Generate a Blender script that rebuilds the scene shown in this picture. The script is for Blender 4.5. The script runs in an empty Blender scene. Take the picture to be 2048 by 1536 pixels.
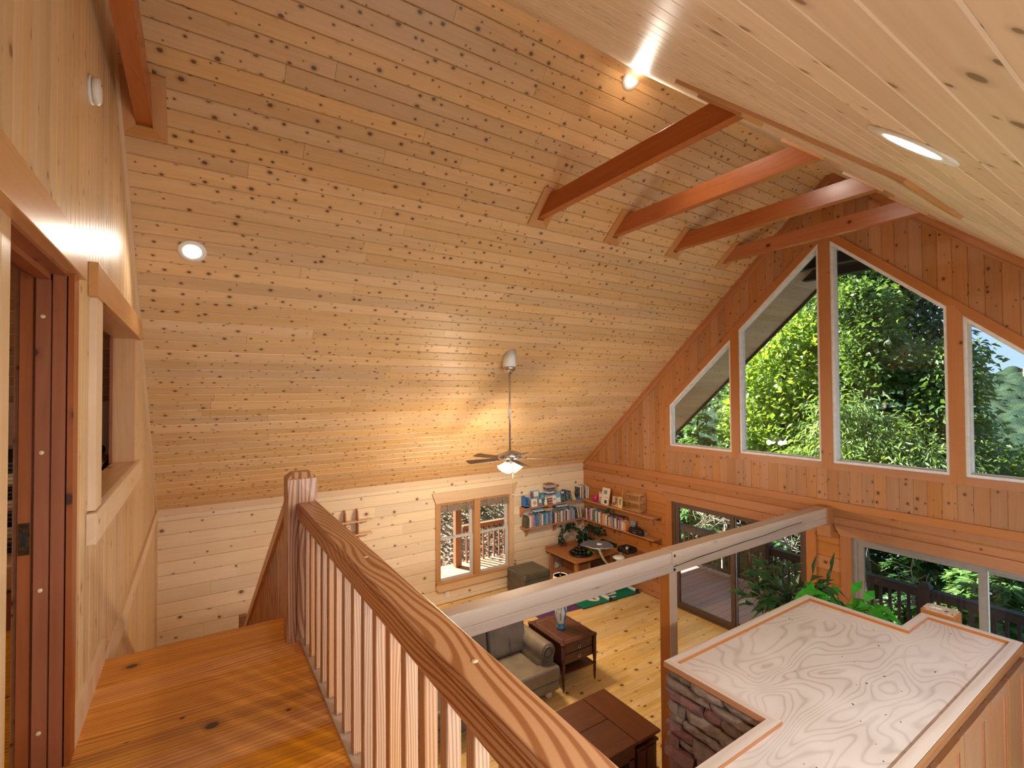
import bpy, math, random
import numpy as np
from mathutils import Vector, Matrix
R = random.Random(7)
SC = bpy.context.scene
COL = SC.collection
PI = math.pi

# ---------------------------------------------------------------- camera
cam_d = bpy.data.cameras.new('camera')
cam = bpy.data.objects.new('camera', cam_d); COL.objects.link(cam)
cam_d.sensor_width = 36.0
cam_d.lens = 963.734 / 2048 * 36.0
cam_d.clip_start = 0.03; cam_d.clip_end = 3000
def _cam_axes(yaw, pitch, roll):
    cy, sy, cp, sp = math.cos(yaw), math.sin(yaw), math.cos(pitch), math.sin(pitch)
    f = Vector((sy*cp, cy*cp, sp)); r = Vector((cy, -sy, 0)); u = r.cross(f)
    c, s = math.cos(roll), math.sin(roll)
    return r*c + u*s, u*c - r*s, f
_r, _u, _f = _cam_axes(0.580175, 0.0181957, -0.0065753)
cam.matrix_world = Matrix(((_r.x, _u.x, -_f.x, 0), (_r.y, _u.y, -_f.y, 0), (_r.z, _u.z, -_f.z, 3.92), (0, 0, 0, 1)))
SC.camera = cam

# ---------------------------------------------------------------- world, sun, exposure
SC.view_settings.view_transform = 'Standard'
SC.view_settings.look = 'None'
SC.view_settings.gamma = 1.0
SC.view_settings.use_curve_mapping = False
SC.view_settings.exposure = 1.5
try:
    SC.cycles.use_denoising = True
    SC.cycles.max_bounces = 10; SC.cycles.diffuse_bounces = 6; SC.cycles.glossy_bounces = 4
    SC.cycles.transparent_max_bounces = 12
    SC.cycles.sample_clamp_indirect = 8.0
except Exception:
    pass
w = bpy.data.worlds.new('world'); SC.world = w; w.use_nodes = True
nt = w.node_tree; nt.nodes.clear()
wo = nt.nodes.new('ShaderNodeOutputWorld'); bg = nt.nodes.new('ShaderNodeBackground')
SUN_DIR = Vector((-0.36, 0.72, 0.60)).normalized()        # towards the sun
# clear morning sky: pale blue at the horizon, deeper blue overhead
tcw = nt.nodes.new('ShaderNodeTexCoord'); spw = nt.nodes.new('ShaderNodeSeparateXYZ'); nt.links.new(tcw.outputs['Generated'], spw.inputs[0])
rmp = nt.nodes.new('ShaderNodeValToRGB'); nt.links.new(spw.outputs[2], rmp.inputs[0])
e_ = rmp.color_ramp.elements; e_[0].position = 0.0; e_[0].color = (0.54, 0.74, 1.0, 1); e_[1].position = 1.0; e_[1].color = (0.17, 0.34, 0.80, 1)
m_ = rmp.color_ramp.elements.new(0.22); m_.color = (0.40, 0.62, 1.0, 1)
nt.links.new(rmp.outputs[0], bg.inputs['Color']); nt.links.new(bg.outputs[0], wo.inputs['Surface'])
bg.inputs['Strength'].default_value = 0.43
sd = bpy.data.lights.new('sun', 'SUN'); sd.energy = 9.5; sd.angle = 0.009; sd.color = (1.0, 0.95, 0.86)
so = bpy.data.objects.new('sun', sd); COL.objects.link(so); so.location = (0, -20, 30)
so.rotation_euler = SUN_DIR.to_track_quat('Z', 'Y').to_euler()
SPOT_W = 22.0            # power of one recessed ceiling can
FILL_ROW_W = 20.0  # power of one unseen can added as fill
FILL_PENDANT_W = 35.0  # power of one pendant added out of view as fill
BULB_W = 18.0            # power of one fan light bulb

# ---------------------------------------------------------------- node material helpers
MATS = {}
def new_mat(name):
    m = bpy.data.materials.new(name); m.use_nodes = True
    m.node_tree.nodes.clear(); return m
class NG:
    def __init__(s, m):
        s.t = m.node_tree
        s.out = s.n('ShaderNodeOutputMaterial')
    def n(s, k, **kw):
        x = s.t.nodes.new(k)
        for a, b in kw.items(): setattr(x, a, b)
        return x
    def l(s, a, b): s.t.links.new(a, b)
    def math(s, op, a, b=None, c=None):
        x = s.n('ShaderNodeMath', operation=op)
        for i, v in enumerate((a, b, c)):
            if v is None: continue
            if isinstance(v, (int, float)): x.inputs[i].default_value = v
            else: s.l(v, x.inputs[i])
        return x.outputs[0]
    def comb(s, a, b, c=0.0):
        x = s.n('ShaderNodeCombineXYZ')
        for i, v in enumerate((a, b, c)):
            if isinstance(v, (int, float)): x.inputs[i].default_value = v
            else: s.l(v, x.inputs[i])
        return x.outputs[0]
    def mix(s, f, a, b, blend='MIX'):
        x = s.n('ShaderNodeMix', data_type='RGBA', blend_type=blend)
        for i, v in ((0, f), (6, a), (7, b)):
            if isinstance(v, (int, float)): x.inputs[i].default_value = v
            elif isinstance(v, (tuple, list)): x.inputs[i].default_value = (*v[:3], 1)
            else: s.l(v, x.inputs[i])
        return x.outputs[2]
    def noise(s, vec, scale=1.0, detail=3.0, rough=0.55, dist=0.0):
        x = s.n('ShaderNodeTexNoise')
        x.inputs['Scale'].default_value = scale; x.inputs['Detail'].default_value = detail
        x.inputs['Roughness'].default_value = rough; x.inputs['Distortion'].default_value = dist
        if vec is not None: s.l(vec, x.inputs['Vector'])
        return x.outputs['Fac']
    def ramp(s, f, stops):
        x = s.n('ShaderNodeMapRange', interpolation_type='SMOOTHSTEP')
        x.inputs[1].default_value = stops[0]; x.inputs[2].default_value = stops[1]
        x.inputs[3].default_value = stops[2] if len(stops) > 2 else 0.0
        x.inputs[4].default_value = stops[3] if len(stops) > 2 else 1.0
        s.l(f, x.inputs[0]); return x.outputs[0]
    def principled(s, color, rough=0.5, spec=0.5, metal=0.0, bump=None, bump_s=0.2, coat=0.0, bump_d=0.002):
        p = s.n('ShaderNodeBsdfPrincipled')
        if isinstance(color, (tuple, list)): p.inputs['Base Color'].default_value = (*color[:3], 1)
        else: s.l(color, p.inputs['Base Color'])
        if isinstance(rough, (int, float)): p.inputs['Roughness'].default_value = rough
        else: s.l(rough, p.inputs['Roughness'])
        p.inputs['Specular IOR Level'].default_value = spec
        p.inputs['Metallic'].default_value = metal
        p.inputs['Coat Weight'].default_value = coat
        if bump is not None:
            b = s.n('ShaderNodeBump'); b.inputs['Strength'].default_value = bump_s
            b.inputs['Distance'].default_value = bump_d
            s.l(bump, b.inputs['Height']); s.l(b.outputs[0], p.inputs['Normal'])
        s.l(p.outputs[0], s.out.inputs['Surface']); return p

def wood(name, light, dark, knot=(0.10, 0.035, 0.012), rough=0.4, knots=0.5, kscale=7.0, kr=0.09, lines=38.0,
         contrast=0.5, var=0.16, figure=0.0, spec=0.45, coat=0.0, long=1.0, huevar=0.0, wander=0.12):
    """varnished board; UV x runs along the grain and y across it, in metres"""
    m = new_mat(name); g = NG(m)
    uv = g.n('ShaderNodeUVMap'); oi = g.n('ShaderNodeObjectInfo')
    sp = g.n('ShaderNodeSeparateXYZ'); g.l(uv.outputs[0], sp.inputs[0])
    rnd = oi.outputs['Random']
    u = g.math('ADD', sp.outputs[0], g.math('MULTIPLY', rnd, 37.0))
    v = g.math('ADD', sp.outputs[1], g.math('MULTIPLY', rnd, 11.3))
    # slow wander of the grain
    wan = g.noise(g.comb(g.math('MULTIPLY', u, 1.1*long), g.math('MULTIPLY', v, 3.0)), 1.0, 2.0)
    vv = g.math('ADD', g.math('MULTIPLY', v, 1.0), g.math('MULTIPLY', wan, wander))
    fine = g.noise(g.comb(g.math('MULTIPLY', u, 1.6*long), g.math('MULTIPLY', vv, lines*2.2)), 1.0, 3.0)
    broad = g.noise(g.comb(g.math('MULTIPLY', u, 0.7*long), g.math('MULTIPLY', vv, lines*0.35)), 1.0, 2.0)
    f = g.math('ADD', g.math('MULTIPLY', fine, 0.55), g.math('MULTIPLY', broad, 0.45))
    if figure > 0:
        ring = g.math('SINE', g.math('MULTIPLY', vv, lines*6.283))
        ring = g.math('MULTIPLY_ADD', ring, 0.5, 0.5)
        ring = g.math('POWER', ring, 1.6)
        f = g.math('ADD', g.math('MULTIPLY', f, 1.0-figure), g.math('MULTIPLY', ring, figure))
    fac = g.ramp(f, (0.5-0.36/max(contrast, .05)*0.5, 0.5+0.36/max(contrast, .05)*0.5))
    col = g.mix(fac, light, dark)
    if knots > 0:
        vo = g.n('ShaderNodeTexVoronoi', voronoi_dimensions='2D', feature='F1')
        vo.inputs['Scale'].default_value = kscale
        g.l(g.comb(g.math('MULTIPLY', u, 0.8), v), vo.inputs['Vector'])
        vs = g.n('ShaderNodeSeparateXYZ'); g.l(vo.outputs['Color'], vs.inputs[0])
        on = g.math('LESS_THAN', vs.outputs[0], knots)
        rad = g.math('MULTIPLY_ADD', g.math('POWER', vs.outputs[1], 2.0), kr*0.8, kr*0.35)
        d = g.math('ADD', vo.outputs['Distance'], g.math('MULTIPLY', g.math('SUBTRACT', fine, 0.5), kr*0.6))
        q = g.math('DIVIDE', d, rad)
        k = g.math('MULTIPLY', g.ramp(q, (0.75, 1.15, 1.0, 0.0)), on)
        halo = g.math('MULTIPLY', g.ramp(q, (0.9, 2.6, 0.38, 0.0)), on)
        col = g.mix(halo, col, tuple(0.5*(a+b)*0.8 for a, b in zip(dark, knot)))
        col = g.mix(g.math('MULTIPLY', k, 0.88), col, knot)
    hs = g.n('ShaderNodeHueSaturation')
    hs.inputs['Hue'].default_value = 0.5
    if huevar:
        g.l(g.math('MULTIPLY_ADD', g.math('FRACT', g.math('MULTIPLY', rnd, 13.7)), huevar, 0.5-huevar*0.5), hs.inputs['Hue'])
    g.l(g.math('MULTIPLY_ADD', rnd, 2*var, 1.0-var), hs.inputs['Value'])
    g.l(g.math('MULTIPLY_ADD', g.math('FRACT', g.math('MULTIPLY', rnd, 7.31)), 0.16, 0.92), hs.inputs['Saturation'])
    g.l(col, hs.inputs['Color'])
    rg = g.math('MULTIPLY_ADD', broad, 0.16, rough-0.08)
    g.principled(hs.outputs[0], rg, spec, bump=fine, bump_s=0.10, coat=coat, bump_d=0.001)
    MATS[name] = m; return m

def plain(name, color, rough=0.5, spec=0.5, metal=0.0, var=0.08, scale=14.0, bump=0.0, coat=0.0, color2=None):
    m = new_mat(name); g = NG(m)
    tc = g.n('ShaderNodeTexCoord')
    n = g.noise(tc.outputs['Object'], scale, 4.0)
    c2 = color2 or tuple(max(0, c*(1-2*var)) for c in color)
    c1 = color if color2 else tuple(min(1, c*(1+var)) for c in color)
    col = g.mix(g.ramp(n, (0.3, 0.7)), c1, c2)
    g.principled(col, rough, spec, metal, bump=n if bump else None, bump_s=bump, coat=coat, bump_d=0.004)
    MATS[name] = m; return m

def emit(name, color, strength):
    m = new_mat(name); g = NG(m)
    e = g.n('ShaderNodeEmission'); e.inputs[0].default_value = (*color, 1); e.inputs[1].default_value = strength
    g.l(e.outputs[0], g.out.inputs['Surface']); MATS[name] = m; return m

def glass_mat(name):
    m = new_mat(name); g = NG(m)
    t = g.n('ShaderNodeBsdfTransparent'); t.inputs[0].default_value = (0.95, 0.97, 0.96, 1)
    gl = g.n('ShaderNodeBsdfGlossy'); gl.inputs['Roughness'].default_value = 0.01
    fr = g.n('ShaderNodeFresnel'); fr.inputs[0].default_value = 1.35
    mx = g.n('ShaderNodeMixShader'); g.l(fr.outputs[0], mx.inputs[0]); g.l(t.outputs[0], mx.inputs[1]); g.l(gl.outputs[0], mx.inputs[2])
    g.l(mx.outputs[0], g.out.inputs['Surface']); MATS[name] = m; return m

def leaf_mat(name, a, b, trans=0.35, rough=0.45, spec=0.5):
    m = new_mat(name); g = NG(m)
    ge = g.n('ShaderNodeNewGeometry'); col = g.mix(ge.outputs['Random Per Island'], a, b)
    p = g.n('ShaderNodeBsdfPrincipled'); g.l(col, p.inputs['Base Color']); p.inputs['Roughness'].default_value = rough
    p.inputs['Specular IOR Level'].default_value = spec
    tr = g.n('ShaderNodeBsdfTranslucent'); g.l(g.mix(1.0, col, (1.25, 1.15, 0.45), 'MULTIPLY'), tr.inputs[0])
    mx = g.n('ShaderNodeMixShader'); mx.inputs[0].default_value = trans
    g.l(p.outputs[0], mx.inputs[1]); g.l(tr.outputs[0], mx.inputs[2]); g.l(mx.outputs[0], g.out.inputs['Surface'])
    MATS[name] = m; return m

# woods
wood('ceiling_pine', (0.74, 0.51, 0.275), (0.58, 0.35, 0.155), rough=0.42, knots=0.9, kscale=9.0, kr=0.125, lines=26, contrast=0.45, var=0.11)
wood('ceiling_pine_daylit', (0.77, 0.63, 0.475), (0.63, 0.475, 0.33), knot=(0.20, 0.12, 0.06), rough=0.42, knots=0.7, kscale=7.5, kr=0.10, lines=22, contrast=0.5, var=0.09)  # pine of the right slope with cool daylight put into its colour
wood('partition_pine', (0.70, 0.49, 0.27), (0.53, 0.33, 0.155), knot=(0.20, 0.09, 0.035), rough=0.36, knots=0.6, kscale=6.0, kr=0.09, lines=30, contrast=0.45, var=0.12)
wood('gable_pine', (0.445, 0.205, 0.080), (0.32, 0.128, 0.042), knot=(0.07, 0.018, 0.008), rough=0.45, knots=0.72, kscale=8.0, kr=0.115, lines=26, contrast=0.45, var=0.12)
wood('log_pale', (0.86, 0.73, 0.545), (0.73, 0.57, 0.385), knot=(0.13, 0.055, 0.025), rough=0.5, knots=0.5, kscale=4.6, kr=0.105, lines=18, contrast=0.45, var=0.10)
wood('log_orange', (0.47, 0.20, 0.068), (0.36, 0.13, 0.038), knot=(0.06, 0.015, 0.008), rough=0.45, knots=0.48, kscale=4.8, kr=0.105, lines=18, contrast=0.45, var=0.12)
wood('trim_orange', (0.46, 0.185, 0.060), (0.37, 0.13, 0.037), knot=(0.06, 0.015, 0.008), rough=0.45, knots=0.16, kscale=4.0, kr=0.06, lines=24, contrast=0.4, var=0.08)
wood('trim_pale', (0.76, 0.57, 0.37), (0.63, 0.43, 0.25), knot=(0.16, 0.06, 0.03), rough=0.45, knots=0.14, kscale=4.0, kr=0.07, lines=24, contrast=0.4, var=0.06)
wood('casing_fir', (0.60, 0.33, 0.14), (0.47, 0.22, 0.075), knot=(0.10, 0.03, 0.012), rough=0.32, knots=0.12, kscale=3.2, kr=0.08, lines=24, contrast=0.5, var=0.06)
wood('jamb_red', (0.34, 0.10, 0.028), (0.24, 0.06, 0.016), knot=(0.04, 0.012, 0.008), rough=0.36, knots=0.22, kscale=3.4, kr=0.11, lines=18, contrast=0.45, var=0.10)
wood('tie_red', (0.46, 0.15, 0.042), (0.34, 0.09, 0.024), knot=(0.04, 0.012, 0.01), rough=0.26, knots=0.12, kscale=2.6, kr=0.11, lines=16, contrast=0.5, var=0.06)
wood('beam_grey', (0.56, 0.42, 0.32), (0.44, 0.31, 0.215), knot=(0.10, 0.06, 0.04), rough=0.55, knots=0.10, kscale=2.6, kr=0.07, lines=16, contrast=0.5, var=0.04)
wood('rail_fir', (0.53, 0.285, 0.145), (0.31, 0.118, 0.045), knot=(0.66, 0.42, 0.2), rough=0.36, knots=0.0, lines=44, contrast=0.9, var=0.03, figure=0.60, long=0.62, wander=0.30)
wood('baluster_fir', (0.52, 0.27, 0.125), (0.33, 0.135, 0.052), rough=0.42, knots=0.0, lines=90, contrast=0.8, var=0.12, figure=0.45, long=0.35, wander=0.2)
wood('loft_heart_pine', (0.80, 0.35, 0.050), (0.42, 0.13, 0.016), knot=(0.02, 0.008, 0.004), rough=0.24, knots=0.34, kscale=4.6, kr=0.10, lines=40, contrast=0.85, var=0.16, figure=0.14, long=0.40, spec=0.5, wander=0.22)
wood('floor_pine', (0.86, 0.65, 0.30), (0.64, 0.38, 0.11), knot=(0.09, 0.025, 0.01), rough=0.28, knots=0.6, kscale=4.8, kr=0.125, lines=20, contrast=0.7, var=0.12, spec=0.5)
wood('ply_border', (0.63, 0.525, 0.445), (0.51, 0.40, 0.32), rough=0.34, knots=0.02, kscale=2.0, kr=0.02, lines=13, contrast=0.55, var=0.0, figure=0.35, long=0.9, spec=0.5)
wood('cabinet_maple', (0.165, 0.070, 0.028), (0.125, 0.048, 0.018), rough=0.34, knots=0.0, lines=26, contrast=0.4, var=0.05)
wood('mahogany', (0.115, 0.034, 0.016), (0.055, 0.014, 0.008), rough=0.22, knots=0.0, lines=30, contrast=0.6, var=0.05, spec=0.5)
wood('walnut', (0.145, 0.050, 0.022), (0.072, 0.023, 0.011), rough=0.3, knots=0.0, lines=24, contrast=0.6, var=0.08)
wood('shelf_pine', (0.52, 0.24, 0.095), (0.40, 0.155, 0.055), rough=0.38, knots=0.0, lines=26, contrast=0.4, var=0.06)
wood('deck_red', (0.66, 0.38, 0.29), (0.56, 0.31, 0.22), rough=0.65, knots=0.0, lines=24, contrast=0.4, var=0.07)
wood('deck_sunny', (0.52, 0.30, 0.19), (0.40, 0.21, 0.12), rough=0.65, knots=0.0, lines=24, contrast=0.4, var=0.07)
wood('rail_dark', (0.060, 0.035, 0.028), (0.035, 0.020, 0.017), rough=0.55, knots=0.0, lines=24, contrast=0.4, var=0.06)
wood('rail_brown', (0.30, 0.15, 0.07), (0.20, 0.09, 0.04), rough=0.6, knots=0.0, lines=24, contrast=0.4, var=0.06)
wood('soffit_pine', (0.66, 0.43, 0.25), (0.52, 0.31, 0.16), rough=0.6, knots=0.4, kscale=7.0, kr=0.08, lines=22, contrast=0.4, var=0.12)
wood('outrigger', (0.035, 0.030, 0.026), (0.02, 0.017, 0.015), rough=0.6, knots=0.0, lines=20, contrast=0.4, var=0.05)
M = MATS
def plywood_mat():
    m = new_mat('plywood'); g = NG(m); tc = g.n('ShaderNodeTexCoord')
    mp = g.n('ShaderNodeMapping'); mp.inputs['Scale'].default_value = (0.85, 1.9, 1.0); g.l(tc.outputs['Object'], mp.inputs[0])
    n = g.n('ShaderNodeTexNoise'); n.inputs['Scale'].default_value = 1.25; n.inputs['Detail'].default_value = 1.6; n.inputs['Roughness'].default_value = 0.45; n.inputs['Distortion'].default_value = 0.35
    g.l(mp.outputs[0], n.inputs['Vector'])
    r = g.math('MULTIPLY_ADD', g.math('SINE', g.math('MULTIPLY', n.outputs['Fac'], 175.0)), 0.5, 0.5)
    r = g.math('POWER', r, 5.0)
    big = g.noise(tc.outputs['Object'], 2.2, 2.0)
    c = g.mix(g.ramp(big, (0.35, 0.65)), (0.64, 0.56, 0.50), (0.58, 0.495, 0.435))
    c = g.mix(g.math('MULTIPLY', r, g.ramp(big, (0.3, 0.7, 0.22, 0.6))), c, (0.34, 0.26, 0.21))
    g.principled(c, 0.33, 0.5); MATS['plywood'] = m
plywood_mat()
glass_mat('glass')
plain('white_plastic', (0.80, 0.80, 0.76), 0.4, var=0.02)
plain('nickel', (0.62, 0.60, 0.57), 0.28, metal=1.0, var=0.05)
plain('chrome', (0.80, 0.81, 0.84), 0.12, metal=1.0, var=0.02)
plain('black_plastic', (0.012, 0.012, 0.013), 0.4, var=0.1)
plain('bronze_plate', (0.10, 0.055, 0.02), 0.4, metal=0.8, var=0.2, scale=60)
plain('blade_brown', (0.10, 0.055, 0.045), 0.4, var=0.15, scale=9)
plain('frame_taupe', (0.27, 0.225, 0.18), 0.5, var=0.04)
plain('frame_brown', (0.105, 0.060, 0.040), 0.45, var=0.06)
plain('frame_grey', (0.60, 0.61, 0.62), 0.45, var=0.04)
plain('frame_white', (0.72, 0.69, 0.63), 0.45, var=0.05)
plain('leather_taupe', (0.205, 0.158, 0.11), 0.34, var=0.10, scale=5, bump=0.06, spec=0.6)
plain('leather_olive', (0.10, 0.090, 0.062), 0.30, var=0.12, scale=6, bump=0.06, spec=0.6)
plain('mat_purple', (0.115, 0.035, 0.15), 0.8, var=0.1, scale=30)
plain('mat_green', (0.0, 0.21, 0.105), 0.7, var=0.06, scale=30)
plain('mat_navy', (0.02, 0.04, 0.10), 0.7, var=0.06)
plain('white_print', (0.80, 0.80, 0.78), 0.6, var=0.02)
plain('mortar', (0.055, 0.045, 0.038), 0.9, var=0.3, scale=40)
plain('bark', (0.13, 0.105, 0.08), 0.9, var=0.35, scale=8, bump=0.6)
plain('grey_bark', (0.25, 0.235, 0.21), 0.9, var=0.35, scale=6, bump=0.6)
plain('twig', (0.42, 0.34, 0.26), 0.8, var=0.2)
plain('wicker', (0.55, 0.33, 0.14), 0.55, var=0.2, scale=60)
plain('blind', (0.30, 0.225, 0.17), 0.7, var=0.25, scale=50)
plain('brass', (0.45, 0.30, 0.12), 0.3, metal=1.0, var=0.05)
emit('can_glow', (1.0, 0.93, 0.82), 8.0)
emit('bulb_glow', (1.0, 0.84, 0.62), 0.55)

# ---------------------------------------------------------------- mesh helpers
class MB:
    """collects quads and links them as ONE mesh object; UV x runs along the grain axis"""
    def __init__(s, grain='x'):
        s.v = []; s.f = []; s.uv = []; s.g = Vector({'x': (1, 0, 0), 'y': (0, 1, 0), 'z': (0, 0, 1)}[grain]) if isinstance(grain, str) else Vector(grain).normalized()
        s.smooth = []
    def add(s, pts, faces, smooth=False, grain=None):
        b = len(s.v); g = Vector(grain).normalized() if grain is not None else s.g
        P = [Vector(p) for p in pts]
        s.v += P
        for f in faces:
            s.f.append([b+i for i in f]); s.smooth.append(smooth)
            n = (P[f[1]]-P[f[0]]).cross(P[f[2]]-P[f[0]])
            if len(f) > 3: n += (P[f[2]]-P[f[0]]).cross(P[f[3]]-P[f[0]])
            n = n.normalized() if n.length > 1e-12 else Vector((0, 0, 1))
            a = g - n*g.dot(n)
            if a.length < 0.25: a = n.orthogonal()
            a.normalize(); c = n.cross(a)
            for i in f: s.uv.append((P[i].dot(a), P[i].dot(c)))
        return s
    def hexa(s, p, grain=None):
        """8 points: bottom ring 0-3 counter-clockwise seen from above, top ring 4-7"""
        return s.add(p, [(3, 2, 1, 0), (4, 5, 6, 7), (0, 1, 5, 4), (1, 2, 6, 5), (2, 3, 7, 6), (3, 0, 4, 7)], grain=grain)
    def box(s, x0, x1, y0, y1, z0, z1, grain=None):
        return s.hexa([(x0, y0, z0), (x1, y0, z0), (x1, y1, z0), (x0, y1, z0), (x0, y0, z1), (x1, y0, z1), (x1, y1, z1), (x0, y1, z1)], grain)
    def cbox(s, x0, x1, y0, y1, z0, z1, c=0.004, grain=None):
        """box with chamfered vertical and top edges"""
        def ring(z, i): return [(x0+c+i, y0+i, z), (x1-c-i, y0+i, z), (x1-i, y0+c+i, z), (x1-i, y1-c-i, z), (x1-c-i, y1-i, z), (x0+c+i, y1-i, z), (x0+i, y1-c-i, z), (x0+i, y0+c+i, z)]
        rings = [ring(z0, c), ring(z0+c, 0), ring(z1-c, 0), ring(z1, c)]
        pts = sum(rings, []); fs = [tuple(range(7, -1, -1)), tuple(range(24, 32))]
        for k in range(3):
            for i in range(8): j = (i+1) % 8; fs.append((k*8+i, k*8+j, k*8+8+j, k*8+8+i))
        return s.add(pts, fs, grain=grain)
    def obox(s, c, ax, ay, az, hx, hy, hz, grain=None):
        c = Vector(c); ax, ay, az = (Vector(a).normalized() for a in (ax, ay, az))
        P = [c+ax*(hx*i)+ay*(hy*j)+az*(hz*k) for k in (-1, 1) for i, j in ((-1, -1), (1, -1), (1, 1), (-1, 1))]
        return s.hexa(P, grain if grain is not None else ax)
    def bar(s, p0, p1, wd, ht, up=(0, 0, 1)):
        p0, p1 = Vector(p0), Vector(p1); a = (p1-p0); L = a.length; a.normalize()
        sd_ = a.cross(Vector(up)).normalized(); u = sd_.cross(a)
        return s.obox((p0+p1)/2, a, sd_, u, L/2, wd/2, ht/2)
    def prism(s, poly, n, grain=None, smooth=False):
        """closed polygon (3-D points, counter-clockwise seen from the end of n) extruded by vector n"""
        n = Vector(n); k = len(poly); P = [Vector(p) for p in poly]
        pts = P+[p+n for p in P]
        fs = [tuple(range(k-1, -1, -1)), tuple(range(k, 2*k))]
        for i in range(k): j = (i+1) % k; fs.append((i, j, k+j, k+i))
        return s.add(pts, fs, grain=grain, smooth=smooth)
    def tube(s, path, r, n=8, caps=True, smooth=True):
        P = [Vector(p) for p in path]; rr = r if isinstance(r, (list, tuple)) else [r]*len(P)
        pts = []; prev = None
        for i, p in enumerate(P):
            d = (P[min(i+1, len(P)-1)]-P[max(i-1, 0)]).normalized()
            a = d.orthogonal().normalized() if prev is None else (prev-d*prev.dot(d)).normalized()
            prev = a; b = d.cross(a)
            pts += [p+(a*math.cos(2*PI*k/n)+b*math.sin(2*PI*k/n))*rr[i] for k in range(n)]
        fs = []
        for i in range(len(P)-1):
            for k in range(n):
                j = (k+1) % n; fs.append((i*n+k, i*n+j, (i+1)*n+j, (i+1)*n+k))
        if caps: fs += [tuple(range(n-1, -1, -1)), tuple(range((len(P)-1)*n, len(P)*n))]
        return s.add(pts, fs, smooth=smooth)
    def lathe(s, prof, c, axis=(0, 0, 1), n=20, smooth=True):
        """profile of (radius, height) pairs turned about axis through c"""
        c = Vector(c); ax = Vector(axis).normalized(); a = ax.orthogonal().normalized(); b = ax.cross(a)
        pts = []
        for r, h in prof: pts += [c+ax*h+(a*math.cos(2*PI*k/n)+b*math.sin(2*PI*k/n))*r for k in range(n)]
        fs = []
        for i in range(len(prof)-1):
            for k in range(n):
                j = (k+1) % n; fs.append((i*n+k, i*n+j, (i+1)*n+j, (i+1)*n+k))
        fs += [tuple(range(n-1, -1, -1)), tuple(range((len(prof)-1)*n, len(prof)*n))]
        return s.add(pts, fs, smooth=smooth)
    def board(s, org, au, av, an, us, lo, hi, t, c, grain=None):
        """open-backed board with chamfered long edges: us = across stations, lo/hi = ends along av"""
        org, au, av, an = Vector(org), Vector(au), Vector(av), Vector(an)
        u0, u1 = us[0], us[-1]; c = min(c, (u1-u0)*0.3)
        st = [(u0, 0.0), (u0, t-c)] + [(u0+c, t)] + [(q, t) for q in us[1:-1] if u0+c < q < u1-c] + [(u1-c, t), (u1, t-c), (u1, 0.0)]
        L = [org+au*q+av*lo(q)+an*d for q, d in st]; H = [org+au*q+av*hi(q)+an*d for q, d in st]
        k = len(st); pts = L+H
        fs = [(i, i+1, k+i+1, k+i) for i in range(k-1)]
        fs += [tuple(range(k-1, -1, -1)), tuple(range(k, 2*k))]
        return s.add(pts, fs, grain=grain if grain is not None else av)
    def build(s, name, mat, parent=None, bevel=0.0, subsurf=0, label=None, cat=None, group=None, kind=None, seg=2):
        me = bpy.data.meshes.new(name)
        me.from_pydata([tuple(p) for p in s.v], [], s.f)
        uv = me.uv_layers.new(name='UVMap')
        uv.data.foreach_set('uv', np.array(s.uv, dtype=np.float32).ravel())
        me.polygons.foreach_set('use_smooth', s.smooth)
        me.materials.append(M[mat] if isinstance(mat, str) else mat)
        o = bpy.data.objects.new(name, me); COL.objects.link(o)
        if parent is not None:
            o.parent = parent
            if parent.location.length or parent.rotation_euler.z:      # built in the parent's own frame
                pass
        if bevel:
            b = o.modifiers.new('bevel', 'BEVEL'); b.width = bevel; b.segments = seg; b.limit_method = 'ANGLE'; b.angle_limit = 0.6; b.harden_normals = True
            for p in me.polygons: p.use_smooth = True
        if subsurf:
            q = o.modifiers.new('subsurf', 'SUBSURF'); q.levels = subsurf; q.render_levels = subsurf
            for p in me.polygons: p.use_smooth = True
        return tag(o, label, cat, group, kind)
def tag(o, label=None, cat=None, group=None, kind=None):
    if label: o['label'] = label
    if cat: o['category'] = cat
    if group: o['group'] = group
    if kind: o['kind'] = kind
    return o
def thing(name, label, cat, loc=(0, 0, 0), rz=0.0, group=None, kind=None):
    o = bpy.data.objects.new(name, None); COL.objects.link(o); o.empty_display_size = 0.1
    o.location = loc; o.rotation_euler = (0, 0, rz)
    return tag(o, label, cat, group, kind)
def setting(name, label=None):
    o = bpy.data.objects.new(name, None); COL.objects.link(o); o.empty_display_size = 0.1
    return tag(o, label, None, None, 'structure')
def dup(root, loc, rz=0.0, label=None, group=None):
    r = root.copy(); COL.objects.link(r); r.location = loc; r.rotation_euler = (0, 0, rz)
    if label: r['label'] = label
    if group: r['group'] = group
    for ch in list(root.children):
        c = ch.copy(); COL.objects.link(c); c.parent = r
        for gch in list(ch.children):
            d = gch.copy(); COL.objects.link(d); d.parent = c
    return r
X, Y, Z = Vector((1, 0, 0)), Vector((0, 1, 0)), Vector((0, 0, 1))
def pieces(a, b, lo=1.7, hi=3.4):
    """cut the span a..b at random butt joints"""
    out = []; p = a; q = a + R.uniform(0.5, hi)
    while q < b-0.5:
        out.append((p, q)); p = q; q = p+R.uniform(lo, hi)
    out.append((p, b)); return out

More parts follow.
